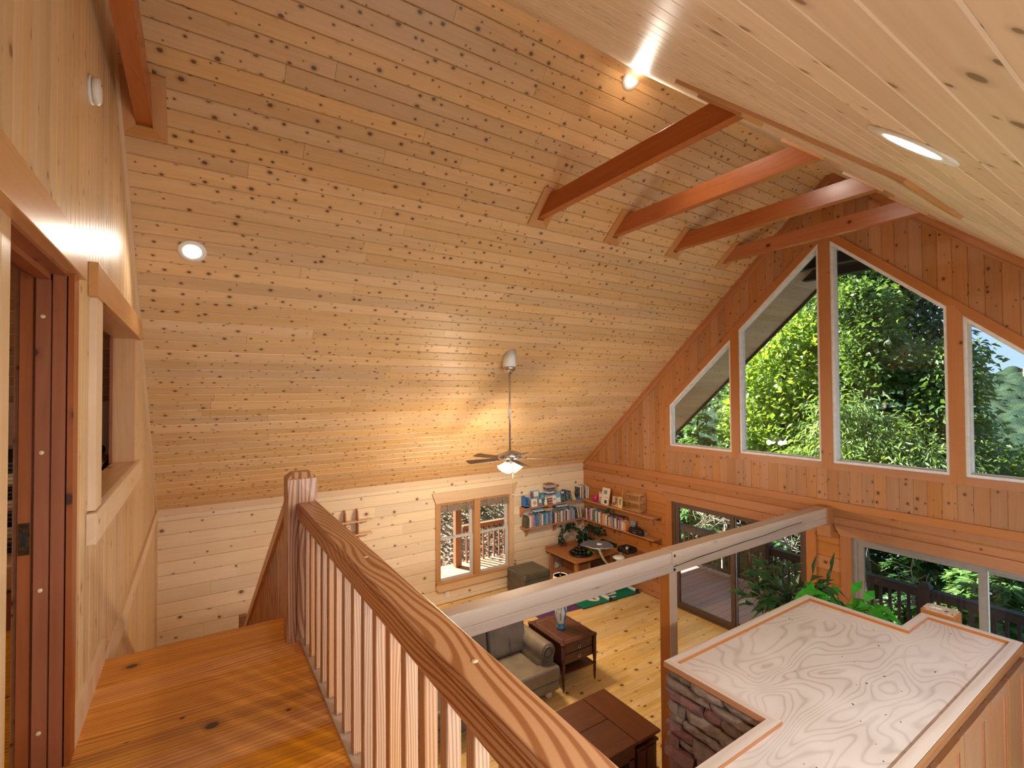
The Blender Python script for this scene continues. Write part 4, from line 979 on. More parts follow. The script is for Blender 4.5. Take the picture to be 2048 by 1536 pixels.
# ================================================================ stone chimney block and cabinets
ZT = 2.15
ch = thing('stone_chimney', 'stacked brown ledge stone chimney block under a plywood top', 'chimney')
CX0, CX1, CY0, CY1 = 2.60, 4.43, 1.46, 2.115
MB('z').box(CX0+0.05, CX1-0.02, CY0, CY1-0.05, 0, ZT-0.03).build('core', 'mortar', ch)
def stone_mat():
    m = new_mat('ledge_stone'); g = NG(m); oi = g.n('ShaderNodeObjectInfo'); tc = g.n('ShaderNodeTexCoord')
    n = g.noise(tc.outputs['Object'], 24.0, 6.0, 0.7); n2 = g.noise(tc.outputs['Object'], 90.0, 3.0, 0.6)
    a = g.mix(oi.outputs['Random'], (0.23, 0.155, 0.11), (0.31, 0.22, 0.155))
    red = g.math('GREATER_THAN', g.math('FRACT', g.math('MULTIPLY', oi.outputs['Random'], 9.7)), 0.74)
    a = g.mix(red, a, (0.25, 0.11, 0.09))
    c = g.mix(g.ramp(n, (0.3, 0.75)), a, g.mix(0.5, a, (0.07, 0.05, 0.04)))
    c = g.mix(g.math('MULTIPLY', g.ramp(n2, (0.62, 0.75)), 0.35), c, (0.36, 0.28, 0.21))
    h = g.math('ADD', n, g.math('MULTIPLY', n2, 0.35))
    g.principled(c, 0.78, 0.35, bump=h, bump_s=0.7, bump_d=0.012); MATS['ledge_stone'] = m
stone_mat()
def stone(par, org, au, an, u0, u1, z0, z1, dep):
    nu, nz = max(3, int((u1-u0)/0.05)+2), 4
    pts = []; sk = [R.uniform(-.010, .010) for _ in range(4)]; g = 0.006
    for j in range(nz):
        for i in range(nu):
            s, t_ = i/(nu-1), j/(nz-1)
            du = (sk[0]*(1-t_)+sk[1]*t_)*(1 if i in (0, nu-1) else 0)
            uu = u0+g+(u1-u0-2*g)*s+du+(R.uniform(-.006, .006) if 0 < i < nu-1 else 0)
            zz = z0+g+(z1-z0-2*g)*t_+R.uniform(-.005, .005)*(1 if 0 < j < nz-1 else 0.7)
            e = (1.0 if 0 < i < nu-1 else 0.80)*(1.0 if 0 < j < nz-1 else 0.82)
            d = dep*e+R.uniform(-.006, .006)
            pts.append(org+au*uu+Z*zz+an*d)
    b0 = []
    for j, i in [(0, k) for k in range(nu)]+[(k, nu-1) for k in range(1, nz)]+[(nz-1, k) for k in range(nu-2, -1, -1)]+[(k, 0) for k in range(nz-2, 0, -1)]:
        b0.append(j*nu+i)
    fs = [(j*nu+i, j*nu+i+1, (j+1)*nu+i+1, (j+1)*nu+i) for j in range(nz-1) for i in range(nu-1)]
    k0 = len(pts); pts += [pts[q]-an*((pts[q]-org).dot(an)+0.03) for q in b0]
    for q in range(len(b0)):
        r_ = (q+1) % len(b0); fs.append((b0[r_], b0[q], k0+q, k0+r_))
    MB(au).add(pts, fs).build('stone', 'ledge_stone', par)
def ledge(par, org, au, an, length, ztop):
    z = ztop; first = True
    while z > 0.05:
        h = R.choice((0.062, 0.075, 0.085, 0.10, 0.13)); u = R.uniform(-.02, 0.0)
        while u < length-0.03:
            L = R.uniform(0.12, 0.36) if h < 0.12 else R.uniform(0.2, 0.32)
            e = u+L if u+L < length-0.10 else length+R.uniform(-.01, .02)
            if h > 0.09 and R.random() < 0.35:
                m_ = z-h*R.uniform(.4, .6); stone(par, org, au, an, u, e, m_, z, R.uniform(.045, .07)); stone(par, org, au, an, u, e, z-h, m_, R.uniform(.045, .07))
            else: stone(par, org, au, an, u, e, z-h, z, R.uniform(.04, .085))
            u = e
        z -= h
ledge(ch, Vector((CX0+0.05, CY1+0.02, 0)), -Y, -X, CY1-CY0+0.02, ZT-0.035)
ledge(ch, Vector((CX1-0.0, CY1-0.05, 0)), -X, Y, CX1-CX0, ZT-0.035)

tp = thing('cabinet_top', 'dusty plywood top with raised border over the chimney and cabinets', 'cabinet top')
AX0, AX1, BY0, BY1, EX0, EX1 = 2.583, 4.445, 0.893, 1.457, 0.9, 4.845
MB().box(EX0, EX1-0.01, BY0+0.01, BY1-0.01, ZT-0.035, ZT-0.022).build('plywood_panel', 'plywood', tp)
MB().box(AX0+0.01, AX1-0.01, BY1-0.011, 2.135-0.01, ZT-0.035, ZT-0.0225).build('plywood_panel', 'plywood', tp)
out = [(EX0, BY0), (EX1, BY0), (EX1, BY1), (AX1, BY1), (AX1, 2.137), (AX0, 2.137), (AX0, BY1), (EX0, BY1)]
bw_ = 0.055; ins = [(EX0, BY0+bw_), (EX1-bw_, BY0+bw_), (EX1-bw_, BY1-bw_), (AX1-bw_, BY1-bw_), (AX1-bw_, 2.137-bw_), (AX0+bw_, 2.137-bw_), (AX0+bw_, BY1-bw_), (EX0, BY1-bw_)]
for k in range(7):
    p, q, r_, s_ = out[k], out[k+1], ins[k+1], ins[k]
    e = 0.0012
    MB((q[0]-p[0], q[1]-p[1], 0)).prism([(v[0], v[1], ZT-0.036) for v in (p, q, r_, s_)], (0, 0, 0.036 if k else 0.0362)).build('border_strip', 'ply_border', tp)
    n_ = Vector((q[0]-p[0], q[1]-p[1], 0)).normalized(); lft = Vector((-n_.y, n_.x, 0))
    a_, b_ = Vector((*s_, ZT-0.034)), Vector((*r_, ZT-0.034))
    MB(n_).prism([a_, b_, b_+lft*0.0025, a_+lft*0.0025], (0, 0, 0.0325)).build('inner_edge', 'trim_orange', tp)
    a_, b_ = Vector((*p, ZT-0.036))-n_*0.002, Vector((*q, ZT-0.036))+n_*0.002
    MB(n_).prism([a_-lft*0.003, b_-lft*0.003, b_-lft*0.0001, a_-lft*0.0001], (0, 0, 0.034)).build('outer_edge', 'cabinet_maple' if k == 0 else 'trim_orange', tp)
nl = MB()
for _ in range(38):
    xx, yy = (R.uniform(1.6, 4.7), R.uniform(0.97, 1.38)) if R.random() < .6 else (R.uniform(2.7, 4.3), R.uniform(1.45, 2.03))
    r_ = R.choice((0.002, 0.0025, 0.003, 0.005)); a = R.uniform(0, 3)
    nl.obox((xx, yy, ZT-0.0215), (math.cos(a), math.sin(a), 0), (-math.sin(a), math.cos(a), 0), Z, r_*1.3, r_*0.7, 0.0012)
nl.build('specks', 'black_plastic', tp, kind='stuff')
cb = thing('kitchen_cabinets', 'tall maple kitchen cabinets with recessed panel doors under the plywood top', 'cabinet')
MB('z').box(EX0, EX1-0.006, BY0+0.02, BY1-0.002, 0.0, ZT-0.036).build('body', 'cabinet_maple', cb)
MB().box(EX0, EX1-0.004, BY0-0.003, BY0+0.02, ZT-0.11, ZT-0.037).build('frieze', 'cabinet_maple', cb)
for k in range(8):
    x1 = 4.745-0.437*k; x0 = x1-0.427; zt_, zb_ = 2.083, 0.95
    if x0 < EX0: break
    d = MB('z').box(x0, x0+0.062, BY0-0.030, BY0-0.004, zb_, zt_).box(x1-0.062, x1, BY0-0.030, BY0-0.004, zb_, zt_).build('door', 'cabinet_maple', cb, bevel=0.003)
    MB().box(x0+0.06, x1-0.06, BY0-0.030, BY0-0.004, zt_-0.065, zt_).build('door_rail', 'cabinet_maple', d)
    MB().box(x0+0.06, x1-0.06, BY0-0.030, BY0-0.004, zb_, zb_+0.065).build('door_rail', 'cabinet_maple', d)
    MB('z').box(x0+0.06, x1-0.06, BY0-0.018, BY0-0.005, zb_+0.06, zt_-0.06).build('door_panel', 'cabinet_maple', d)
    MB('z').box(x0+0.062, x0+0.068, BY0-0.022, BY0-0.012, zb_+0.06, zt_-0.06).box(x1-0.068, x1-0.062, BY0-0.022, BY0-0.012, zb_+0.06, zt_-0.06).build('bead', 'jamb_red', d)
MB().box(EX0, EX1-0.004, BY0-0.02, BY0+0.02, 0.0, 0.94).build('lower_front', 'cabinet_maple', cb)

# ================================================================ leather sofa, tables, lamp
sf = thing('leather_sofa', 'taupe leather sofa with rolled arms behind the loft railing', 'sofa')
L = 'leather_taupe'
def cushion(mb_args, name, par, bev=0.05, seg=4, mat=L):
    return MB().box(*mb_args).build(name, mat, par, bevel=bev, seg=seg)
MB().box(1.72, 3.93, 4.97, 5.92, 0.10, 0.30).build('base', L, sf, bevel=0.025, seg=3)
MB().box(1.74, 3.93, 4.925, 4.985, 0.10, 0.225).build('front_rail', L, sf, bevel=0.02, seg=3)
for x0, x1 in ((1.98, 2.58), (2.585, 3.19), (3.195, 3.70)):
    c = cushion((x0, x1, 4.89, 5.58, 0.235, 0.425), 'seat_cushion', sf, 0.055)
c = MB().prism([(3.20, 4.885, 0.235), (3.93, 4.885, 0.235), (3.93, 5.06, 0.235), (3.70, 5.08, 0.235), (3.70, 5.5, 0.235), (3.20, 5.5, 0.235)], (0, 0, 0.185)).build('seat_front', L, sf, bevel=0.045, seg=4)
for x0, x1 in ((1.95, 2.58), (2.585, 3.20), (3.215, 3.80)):
    ang = 0.20
    m = MB().obox(((x0+x1)/2, 5.60, 0.66), X, (0, math.cos(ang), -math.sin(ang)), (0, math.sin(ang), math.cos(ang)), (x1-x0)/2, 0.13, 0.27)
    b = m.build('back_cushion', L, sf, bevel=0.085, seg=5)
    for p in b.data.polygons: p.use_smooth = True
    MB().bar(((x0+x1)/2, 5.60-0.143-0.05, 0.44), ((x0+x1)/2, 5.60-0.143+0.065, 0.86), 0.006, 0.005, up=(1, 0, 0)).build('seam', 'leather_olive', b)
MB().box(1.74, 3.93, 5.72, 5.96, 0.10, 0.86).build('back', L, sf, bevel=0.08, seg=4)
for xc in (3.815, 1.835):
    prof = [(xc-0.115, 0.10), (xc+0.115, 0.10), (xc+0.115, 0.45)]+[(xc+0.02+0.125*math.cos(a), 0.545+0.118*math.sin(a)) for a in [(-0.6+k*0.32) for k in range(14)]]+[(xc-0.115, 0.45)]
    yf, yb = 5.03, 5.86
    ar = MB('y').prism([(p, yf, q) for p, q in prof], (0, yb-yf, 0), smooth=False).build('arm', L, sf, bevel=0.03, seg=3)
    for rr in (0.085, 0.055):
        ring = [(xc+0.02+rr*math.cos(a*PI/12), yf-0.004, 0.545+rr*math.sin(a*PI/12)) for a in range(25)]
        MB().tube(ring, 0.010 if rr > .07 else 0.008, 6).build('scroll_welt', L if rr > .07 else 'leather_olive', ar)
for xx in (3.80, 1.88):
    for yy in (4.99, 5.84): MB().lathe([(0.022, 0), (0.045, 0.03), (0.048, 0.06), (0.03, 0.10)], (xx, yy, 0.0), Z, 16).build('foot', 'trim_pale', sf)

sd_t = thing('side_table', 'dark mahogany end table with two drawers beside the leather sofa', 'side table')
MB('y').cbox(4.015, 4.605, 4.955, 5.735, 0.595, 0.622, 0.006).build('tabletop', 'mahogany', sd_t)
for a in ((4.075, 4.545, 5.02, 5.04), (4.075, 4.545, 5.65, 5.67), (4.075, 4.095, 5.02, 5.67), (4.525, 4.545, 5.02, 5.67)):
    MB('x' if a[1]-a[0] > .1 else 'y').box(*a, 0.6215, 0.6228).build('inlay_band', 'frame_brown', sd_t)
for xx, yy in ((4.035, 4.975), (4.585, 4.975), (4.035, 5.715), (4.585, 5.715)):
    MB().lathe([(0.034, 0.595), (0.036, 0.61), (0.030, 0.6225)], (xx, yy, 0), Z, 16).build('corner_disc', 'mahogany', sd_t)
    MB().lathe([(0.009, 0.0), (0.012, 0.02), (0.016, 0.10), (0.022, 0.17), (0.018, 0.19), (0.023, 0.205), (0.023, 0.235), (0.018, 0.25), (0.023, 0.28), (0.026, 0.33), (0.026, 0.595)], (xx, yy, 0), Z, 14).build('leg', 'mahogany', sd_t)
MB('y').box(4.045, 4.575, 5.0, 5.705, 0.325, 0.595).build('drawer_case', 'mahogany', sd_t)
MB('y').box(4.035, 4.585, 4.975, 5.715, 0.205, 0.225).build('lower_shelf', 'walnut', sd_t)
for z0 in (0.345, 0.468):
    d = MB().cbox(4.066, 4.554, 4.985, 5.0, z0, z0+0.113, 0.003).build('drawer', 'walnut', sd_t)
    MB().lathe([(0.022, 0), (0.022, 0.003), (0.008, 0.006), (0.007, 0.016)], (4.31, 4.985, z0+0.058), (0, -1, 0), 14).build('pull', 'bronze_plate', d)
    MB().tube([(4.31+0.021*math.sin(a*PI/8), 4.969, z0+0.05-0.021*math.cos(a*PI/8)) for a in range(17)], 0.004, 6).build('pull_ring', 'nickel', d)
lp = thing('table_lamp', 'table lamp with blue and white painted vase base on the mahogany end table', 'lamp', (4.285, 5.33, 0.6228))
MB().lathe([(0.062, 0), (0.066, 0.012), (0.060, 0.03), (0.045, 0.05), (0.042, 0.07)], (0, 0, 0), Z, 24).build('foot', plain('glaze_blue', (0.015, 0.12, 0.22), 0.15, coat=0.5), lp)
MB().lathe([(0.044, 0.068), (0.052, 0.085), (0.070, 0.14), (0.083, 0.22), (0.086, 0.28), (0.075, 0.34), (0.048, 0.39), (0.038, 0.42)], (0, 0, 0), Z, 28).build('vase', 'vase', lp)
MB().lathe([(0.012, 0.42), (0.012, 0.74)], (0, 0, 0), Z, 8).build('stem', 'brass', lp)
MB().lathe([(0.125, 0.50), (0.100, 0.735), (0.0985, 0.735), (0.1235, 0.50), (0.125, 0.50)], (0, 0, 0), Z, 28).build('lampshade', 'lampshade', lp)
MB().lathe([(0.1012, 0.728), (0.1015, 0.737), (0.0975, 0.737), (0.0975, 0.728)], (0, 0, 0), Z, 28).build('shade_trim', 'frame_white', lp)
sp2 = MB()
for k in range(3): a = k*2.094; sp2.bar((0, 0, 0.725), (0.098*math.cos(a), 0.098*math.sin(a), 0.725), 0.004, 0.004)
sp2.build('spider', 'nickel', lp)
MB().lathe([(0.007, 0.725), (0.011, 0.745), (0.004, 0.76), (0.008, 0.772), (0.002, 0.78)], (0, 0, 0), Z, 10).build('finial', 'black_plastic', lp)

cf = thing('coffee_table', 'dark walnut coffee table with a leaf and trunk-like body in front of the sofa', 'coffee table')
zt_ = 0.455
for y0, y1 in ((3.372, 3.785), (3.789, 4.190)): MB().cbox(2.62, 3.668, y0, y1, zt_-0.03, zt_, 0.004).build('top_board', 'walnut', cf)
MB('y').cbox(3.674, 4.005, 3.368, 4.192, zt_-0.028, zt_+0.002, 0.004).build('leaf', 'walnut', cf)
MB().box(2.66, 3.66, 3.40, 4.16, 0.28, zt_-0.03).build('apron', 'walnut', cf)
for xx in (2.66, 3.58):
    for yy in (3.40, 4.08): MB('z').cbox(xx, xx+0.08, yy, yy+0.08, 0.0, 0.30, 0.005).build('leg', 'mahogany', cf)
MB().cbox(2.70, 3.60, 3.45, 4.11, 0.08, 0.11, 0.003).build('low_shelf', 'mahogany', cf)
sb = thing('step_stool', 'low dark mahogany box stool tucked under the coffee table leaf', 'stool')
MB('y').cbox(3.675, 3.99, 3.38, 3.80, 0.345, 0.37, 0.005).build('top', 'mahogany', sb)
MB('z').box(3.69, 3.975, 3.40, 3.78, 0.0, 0.345).build('body', 'mahogany', sb)
MB('z').box(3.70, 3.80, 3.392, 3.40, 0.03, 0.32).build('front_panel', 'walnut', sb)
MB('z').box(3.83, 3.965, 3.392, 3.40, 0.03, 0.32).build('front_panel', 'walnut', sb)

ot = thing('ottoman', 'olive leather cube ottoman against the log wall under the window', 'ottoman')
MB().box(5.16, 5.80, 7.50, 8.12, 0.34, 0.475).build('cushion', 'leather_olive', ot, bevel=0.045, seg=4)
MB().box(5.17, 5.79, 7.51, 8.11, 0.05, 0.36).build('body', 'leather_olive', ot, bevel=0.02, seg=3)
for xx in (5.24, 5.72):
    for yy in (7.58, 8.04): MB().lathe([(0.02, 0), (0.025, 0.05)], (xx, yy, 0), Z, 10).build('foot', 'black_plastic', ot)

pm = thing('yoga_mat', 'long purple exercise mat flat on the pine floor', 'mat')
MB().hexa([(4.98, 6.78, 0.001), (7.10, 6.56, 0.001), (7.18, 7.20, 0.001), (5.02, 7.42, 0.001), (4.98, 6.78, 0.007), (7.10, 6.56, 0.007), (7.18, 7.20, 0.007), (5.02, 7.42, 0.007)]).build('sheet', 'mat_purple', pm)
gm = thing('exercise_mat', 'green exercise mat with white print lying on the purple mat', 'mat')
g0 = [(5.86, 6.63), (7.26, 6.555), (7.30, 7.33), (5.80, 7.40)]
MB().prism([(a, b_, 0.0075) for a, b_ in g0], (0, 0, 0.010)).build('foam_edge', 'mat_navy', gm)
cx_, cy_ = 6.55, 6.98
MB().prism([(cx_+(a-cx_)*0.985, cy_+(b_-cy_)*0.965, 0.0172) for a, b_ in g0], (0, 0, 0.002)).build('top_sheet', 'mat_green', gm)
zz = 0.0194
el = [(6.30+0.135*math.cos(a*PI/12), 6.90+0.165*math.sin(a*PI/12), zz) for a in range(24)]
MB().prism(el, (0, 0, 0.001)).build('print_letter', 'white_print', gm)
MB().prism([(6.285, 6.79, zz+.001), (6.315, 6.79, zz+.001), (6.325, 7.01, zz+.001), (6.29, 7.01, zz+.001)], (0, 0, 0.0006)).build('print_letter', 'mat_navy', gm)
MB().prism([(6.58, 6.80, zz), (6.83, 6.77, zz), (6.87, 6.86, zz), (6.80, 6.93, zz), (6.72, 6.92, zz), (6.70, 7.02, zz), (6.56, 7.02, zz)], (0, 0, 0.001)).build('print_letter', 'white_print', gm)
MB().prism([(6.66, 6.86, zz+.001), (6.74, 6.85, zz+.001), (6.72, 6.90, zz+.001), (6.66, 6.95, zz+.001)], (0, 0, 0.0006)).build('print_letter', 'mat_green', gm)
MB().prism([(6.62, 6.685, zz), (6.73, 6.675, zz), (6.72, 6.72, zz), (6.62, 6.73, zz)], (0, 0, 0.001)).build('print_letter', 'white_print', gm)
sc2 = thing('paper_scrap', 'small pale scrap of paper on the floor before the purple mat', 'paper')
MB().prism([(6.22, 6.44, 0.001), (6.33, 6.43, 0.001), (6.35, 6.51, 0.001), (6.25, 6.52, 0.001)], (0, 0, 0.006)).build('sheet', 'frame_white', sc2)

# exercise bike with a desk tray
bk = thing('desk_bike', 'folding exercise bike with blue-grey desk tray standing on the green mat', 'exercise bike')
for xx in (6.50, 7.21):
    MB('y').box(xx-0.025, xx+0.025, 6.60, 7.05, 0.022, 0.07).build('foot_bar', 'white_plastic', bk, bevel=0.01)
    for yy in (6.595, 7.055): MB('y').box(xx-0.03, xx+0.03, yy-0.025, yy+0.025, 0.020, 0.075).build('end_cap', 'black_plastic', bk, bevel=0.008)
MB().tube([(6.50, 6.82, 0.06), (6.72, 6.80, 0.40), (6.98, 6.78, 0.78)], 0.026, 10).build('frame_tube', 'white_plastic', bk)
MB().tube([(7.21, 6.84, 0.06), (6.90, 6.80, 0.38), (6.62, 6.78, 0.62), (6.50, 6.77, 0.74), (6.42, 6.77, 0.86), (6.37, 6.77, 1.01)], 0.030, 12).build('tray_post', 'chrome', bk)
tr = MB(); pl = [(6.10, 6.98), (6.16, 6.66), (6.30, 6.52), (6.44, 6.46), (6.50, 6.52), (6.55, 6.72), (6.45, 6.93), (6.25, 7.06)]
tr.prism([(a, b_, 1.03+(a-6.3)*0.10) for a, b_ in pl], (0, 0, 0.035))
tray = tr.build('desk_tray', plain('tray_grey', (0.10, 0.13, 0.19), 0.3), bk, bevel=0.01)
MB().tube([(a*1.0, b_, 1.045+(a-6.3)*0.10) for a, b_ in pl+pl[:1]], 0.011, 6).build('tray_edge', 'chrome', tray)
MB().lathe([(0.055, 0), (0.055, 0.002)], (6.35, 6.72, 1.071), (-0.1, 0, 1), 20).build('cup_pad', 'white_print', tray)
gp = MB('y').box(6.52, 6.58, 6.50, 6.95, 1.02, 1.05)
gp.build('rear_grip_bar', 'black_plastic', bk, bevel=0.008)
rbs = MB()
for k in range(7): rbs.box(6.55, 6.60, 6.52+0.06*k, 6.545+0.06*k, 1.05, 1.085)
rbs.build('grip_ribs', 'black_plastic', bk, kind='stuff')
MB().tube([(6.86, 6.62, 0.96), (6.84, 6.50, 1.00), (6.78, 6.38, 1.02)], 0.028, 8).build('handlebar', 'black_plastic', bk)
MB().box(6.76, 7.04, 6.40, 6.70, 0.86, 0.97).build('backrest', 'black_plastic', bk, bevel=0.04, seg=3)
MB().lathe([(0.03, 0), (0.03, 0.03), (0.018, 0.035)], (6.74, 6.40, 1.0), (-0.6, -0.5, 0.6), 12).build('knob', 'chrome', bk)
MB().lathe([(0.02, 0.0), (0.10, 0.015), (0.115, 0.035), (0.09, 0.055), (0.02, 0.06)], (6.62, 6.50, 0.80), Z, 18).build('seat', 'white_plastic', bk)
MB().tube([(6.62, 6.50, 0.80), (6.64, 6.55, 0.66), (6.74, 6.70, 0.46)], 0.02, 8).build('seat_post', 'white_plastic', bk)
MB().lathe([(0.14, -0.04), (0.15, -0.02), (0.15, 0.02), (0.14, 0.04)], (6.80, 6.80, 0.36), Y, 24).build('flywheel', 'black_plastic', bk)
for s in (-1, 1):
    MB().bar((6.80, 6.80+s*0.07, 0.36), (6.80+s*0.11, 6.80+s*0.07, 0.27), 0.015, 0.02).build('crank', 'chrome', bk)
    MB('y').box(6.86+s*0.05-0.04 if s > 0 else 6.65, 6.94+s*0.03 if s > 0 else 6.73, 6.80+s*0.09-0.03, 6.80+s*0.09+0.06, 0.25 if s > 0 else 0.43, 0.275 if s > 0 else 0.455).build('pedal', 'black_plastic', bk)

# corner desk with fountain and trailing plants
dk = thing('corner_desk', 'pine desk with a backsplash in the corner below the bookshelves', 'desk')
MB().prism([(6.19, 7.22, 0.575), (7.30, 7.22, 0.575), (7.30, 8.205, 0.575), (6.19, 8.205, 0.575)], (0, 0, 0.028)).build('top', 'shelf_pine', dk, bevel=0.004)
MB().box(6.19, 7.30, 8.180, 8.205, 0.603, 0.665).build('backsplash', 'shelf_pine', dk)
MB('y').box(6.26, 7.22, 7.30, 8.16, 0.50, 0.575).build('apron', 'walnut', dk)
for xx, yy in ((6.25, 7.28), (7.17, 7.28), (6.25, 8.10), (7.17, 8.10)): MB('z').cbox(xx, xx+0.07, yy, yy+0.07, 0.0, 0.575, 0.004).build('leg', 'shelf_pine', dk)
MB('z').box(6.62, 6.66, 7.32, 8.14, 0.10, 0.575).build('divider', 'shelf_pine', dk)
MB().box(6.26, 7.22, 7.34, 8.14, 0.16, 0.185).build('lower_shelf', 'shelf_pine', dk)
plain('fountain_stone', (0.020, 0.016, 0.015), 0.25, var=0.3, scale=30, bump=0.4)
leaf_mat('leaf_dark', (0.010, 0.028, 0.014), (0.022, 0.05, 0.022), 0.12, 0.35)
leaf_mat('leaf_deep', (0.012, 0.055, 0.020), (0.03, 0.10, 0.03), 0.15, 0.22, 0.6)
leaf_mat('leaf_bright', (0.02, 0.30, 0.02), (0.07, 0.42, 0.03), 0.25, 0.25, 0.5)
fo = thing('tabletop_fountain', 'dark pebble tabletop fountain on the corner desk', 'fountain')
MB().lathe([(0.20, 0.604), (0.235, 0.62), (0.24, 0.645), (0.215, 0.65), (0.20, 0.63)], (6.60, 7.55, 0), Z, 24).build('basin', 'fountain_stone', fo)
def pebble(par, c, a, b_, h):
    m = MB(); m.lathe([(0.15, -1), (0.7, -0.75), (1.0, -0.1), (0.85, 0.55), (0.4, 0.9), (0.08, 1)], (0, 0, 0), Z, 10)
    ang = R.uniform(0, 3); ca, sa = math.cos(ang), math.sin(ang)
    m.v = [Vector((c[0]+(v.x*a*ca-v.y*b_*sa), c[1]+(v.x*a*sa+v.y*b_*ca), c[2]+v.z*h+v.x*h*0.15)) for v in m.v]
    m.build('pebble', 'fountain_stone', par)
for k in range(11): a = k*0.571; pebble(fo, (6.60+0.145*math.cos(a), 7.55+0.145*math.sin(a), 0.665), 0.06, 0.045, 0.032)
for k in range(7): a = k*0.9+.3; pebble(fo, (6.61+0.085*math.cos(a), 7.56+0.085*math.sin(a), 0.715), 0.06, 0.05, 0.03)
for k, zz in enumerate((0.755, 0.795, 0.83)): pebble(fo, (6.60+0.02*k, 7.56, zz), 0.085-0.012*k, 0.065-0.01*k, 0.026)
def leaf_pts(P, d, n, L, wd, droop=0.25):
    """pointed leaf of two folded halves; d = along, n = face normal"""
    d = Vector(d).normalized(); n = Vector(n); n = (n-d*n.dot(d)).normalized(); s = d.cross(n)
    t = P+d*L-n*(L*droop); m = P+d*(L*0.5)
    return [P, m+s*wd/2+n*wd*0.12, t, m-s*wd/2+n*wd*0.12, m]
def add_leaf(mb, P, d, n, L, wd, droop=0.25):
    mb.add(leaf_pts(Vector(P), d, n, L, wd, droop), [(0, 4, 1), (4, 2, 1), (0, 3, 4), (4, 3, 2)])
def rvec(): return Vector((R.gauss(0, 1), R.gauss(0, 1), R.gauss(0, 1))).normalized()
tu = MB()
for k in range(14): add_leaf(tu, (6.63+R.uniform(-.03, .03), 7.36+R.uniform(-.03, .03), 0.65), (R.gauss(0, .6), R.gauss(-.3, .5), 0.9), rvec(), R.uniform(.06, .11), 0.022)
tu.build('sprig', 'leaf_bright', fo)
def trailing(name, label, pts, n, mat, L, spread):
    t = thing(name, label, 'plant')
    for p in pts: MB().tube(p, 0.007, 5).build('stem', 'twig' if False else 'leaf_dark', t)
    for _ in range(n):
        p = R.choice(pts); k = R.uniform(0, len(p)-1.001); i = int(k); c = Vector(p[i]).lerp(Vector(p[i+1]), k-i)
        m = MB(); d = rvec()+Vector((-.3, -.3, 0)); add_leaf(m, c+rvec()*spread*R.random(), d, Vector((-.5, -.5, .6))+rvec()*.7, L*R.uniform(.7, 1.25), L*0.75)
        m.build('leaf', mat, t)
    return t
pt_ = thing('plant_pot', 'small dark pot at the back of the corner desk', 'pot', (6.98, 7.95, 0.604))
MB().lathe([(0.07, 0), (0.10, 0.12), (0.105, 0.14), (0.095, 0.14), (0.085, 0.11)], (0, 0, 0), Z, 18).build('bowl', 'fountain_stone', pt_)
MB().lathe([(0.05, 0.115), (0.088, 0.118)], (0, 0, 0), Z, 14).build('soil', 'mortar', pt_)
trailing('trailing_plant', 'dark leafy plant trailing in an arch on the corner desk', [
    [(6.98, 7.95, 0.72), (6.95, 8.03, 0.9), (6.88, 8.08, 1.02), (6.74, 8.10, 1.03), (6.60, 8.08, 0.95), (6.52, 8.05, 0.84), (6.50, 8.03, 0.72)],
    [(6.98, 7.95, 0.72), (7.05, 7.95, 0.88), (7.15, 7.85, 1.0), (7.20, 7.70, 0.98), (7.22, 7.58, 0.90)],
    [(6.98, 7.95, 0.72), (6.98, 7.80, 0.85), (6.95, 7.66, 0.80), (6.92, 7.55, 0.70)],
    [(6.98, 7.95, 0.72), (6.9, 7.86, 0.9), (6.80, 7.74, 0.92), (6.74, 7.65, 0.86)]], 250, 'leaf_dark', 0.095, 0.085)
trailing('trailing_plant', 'thin green shoots hanging at the front of the corner desk', [
    [(6.98, 7.42, 0.80), (6.90, 7.36, 0.74), (6.85, 7.32, 0.66)], [(7.02, 7.40, 0.84), (7.0, 7.30, 0.72), (7.0, 7.27, 0.66)]], 26, 'leaf_deep', 0.08, 0.04)
trailing('trailing_plant', 'small green tuft on top of the lower gable row of books', [[(7.16, 7.34, 1.43), (7.15, 7.30, 1.49), (7.13, 7.25, 1.46)]], 22, 'leaf_deep', 0.06, 0.045)

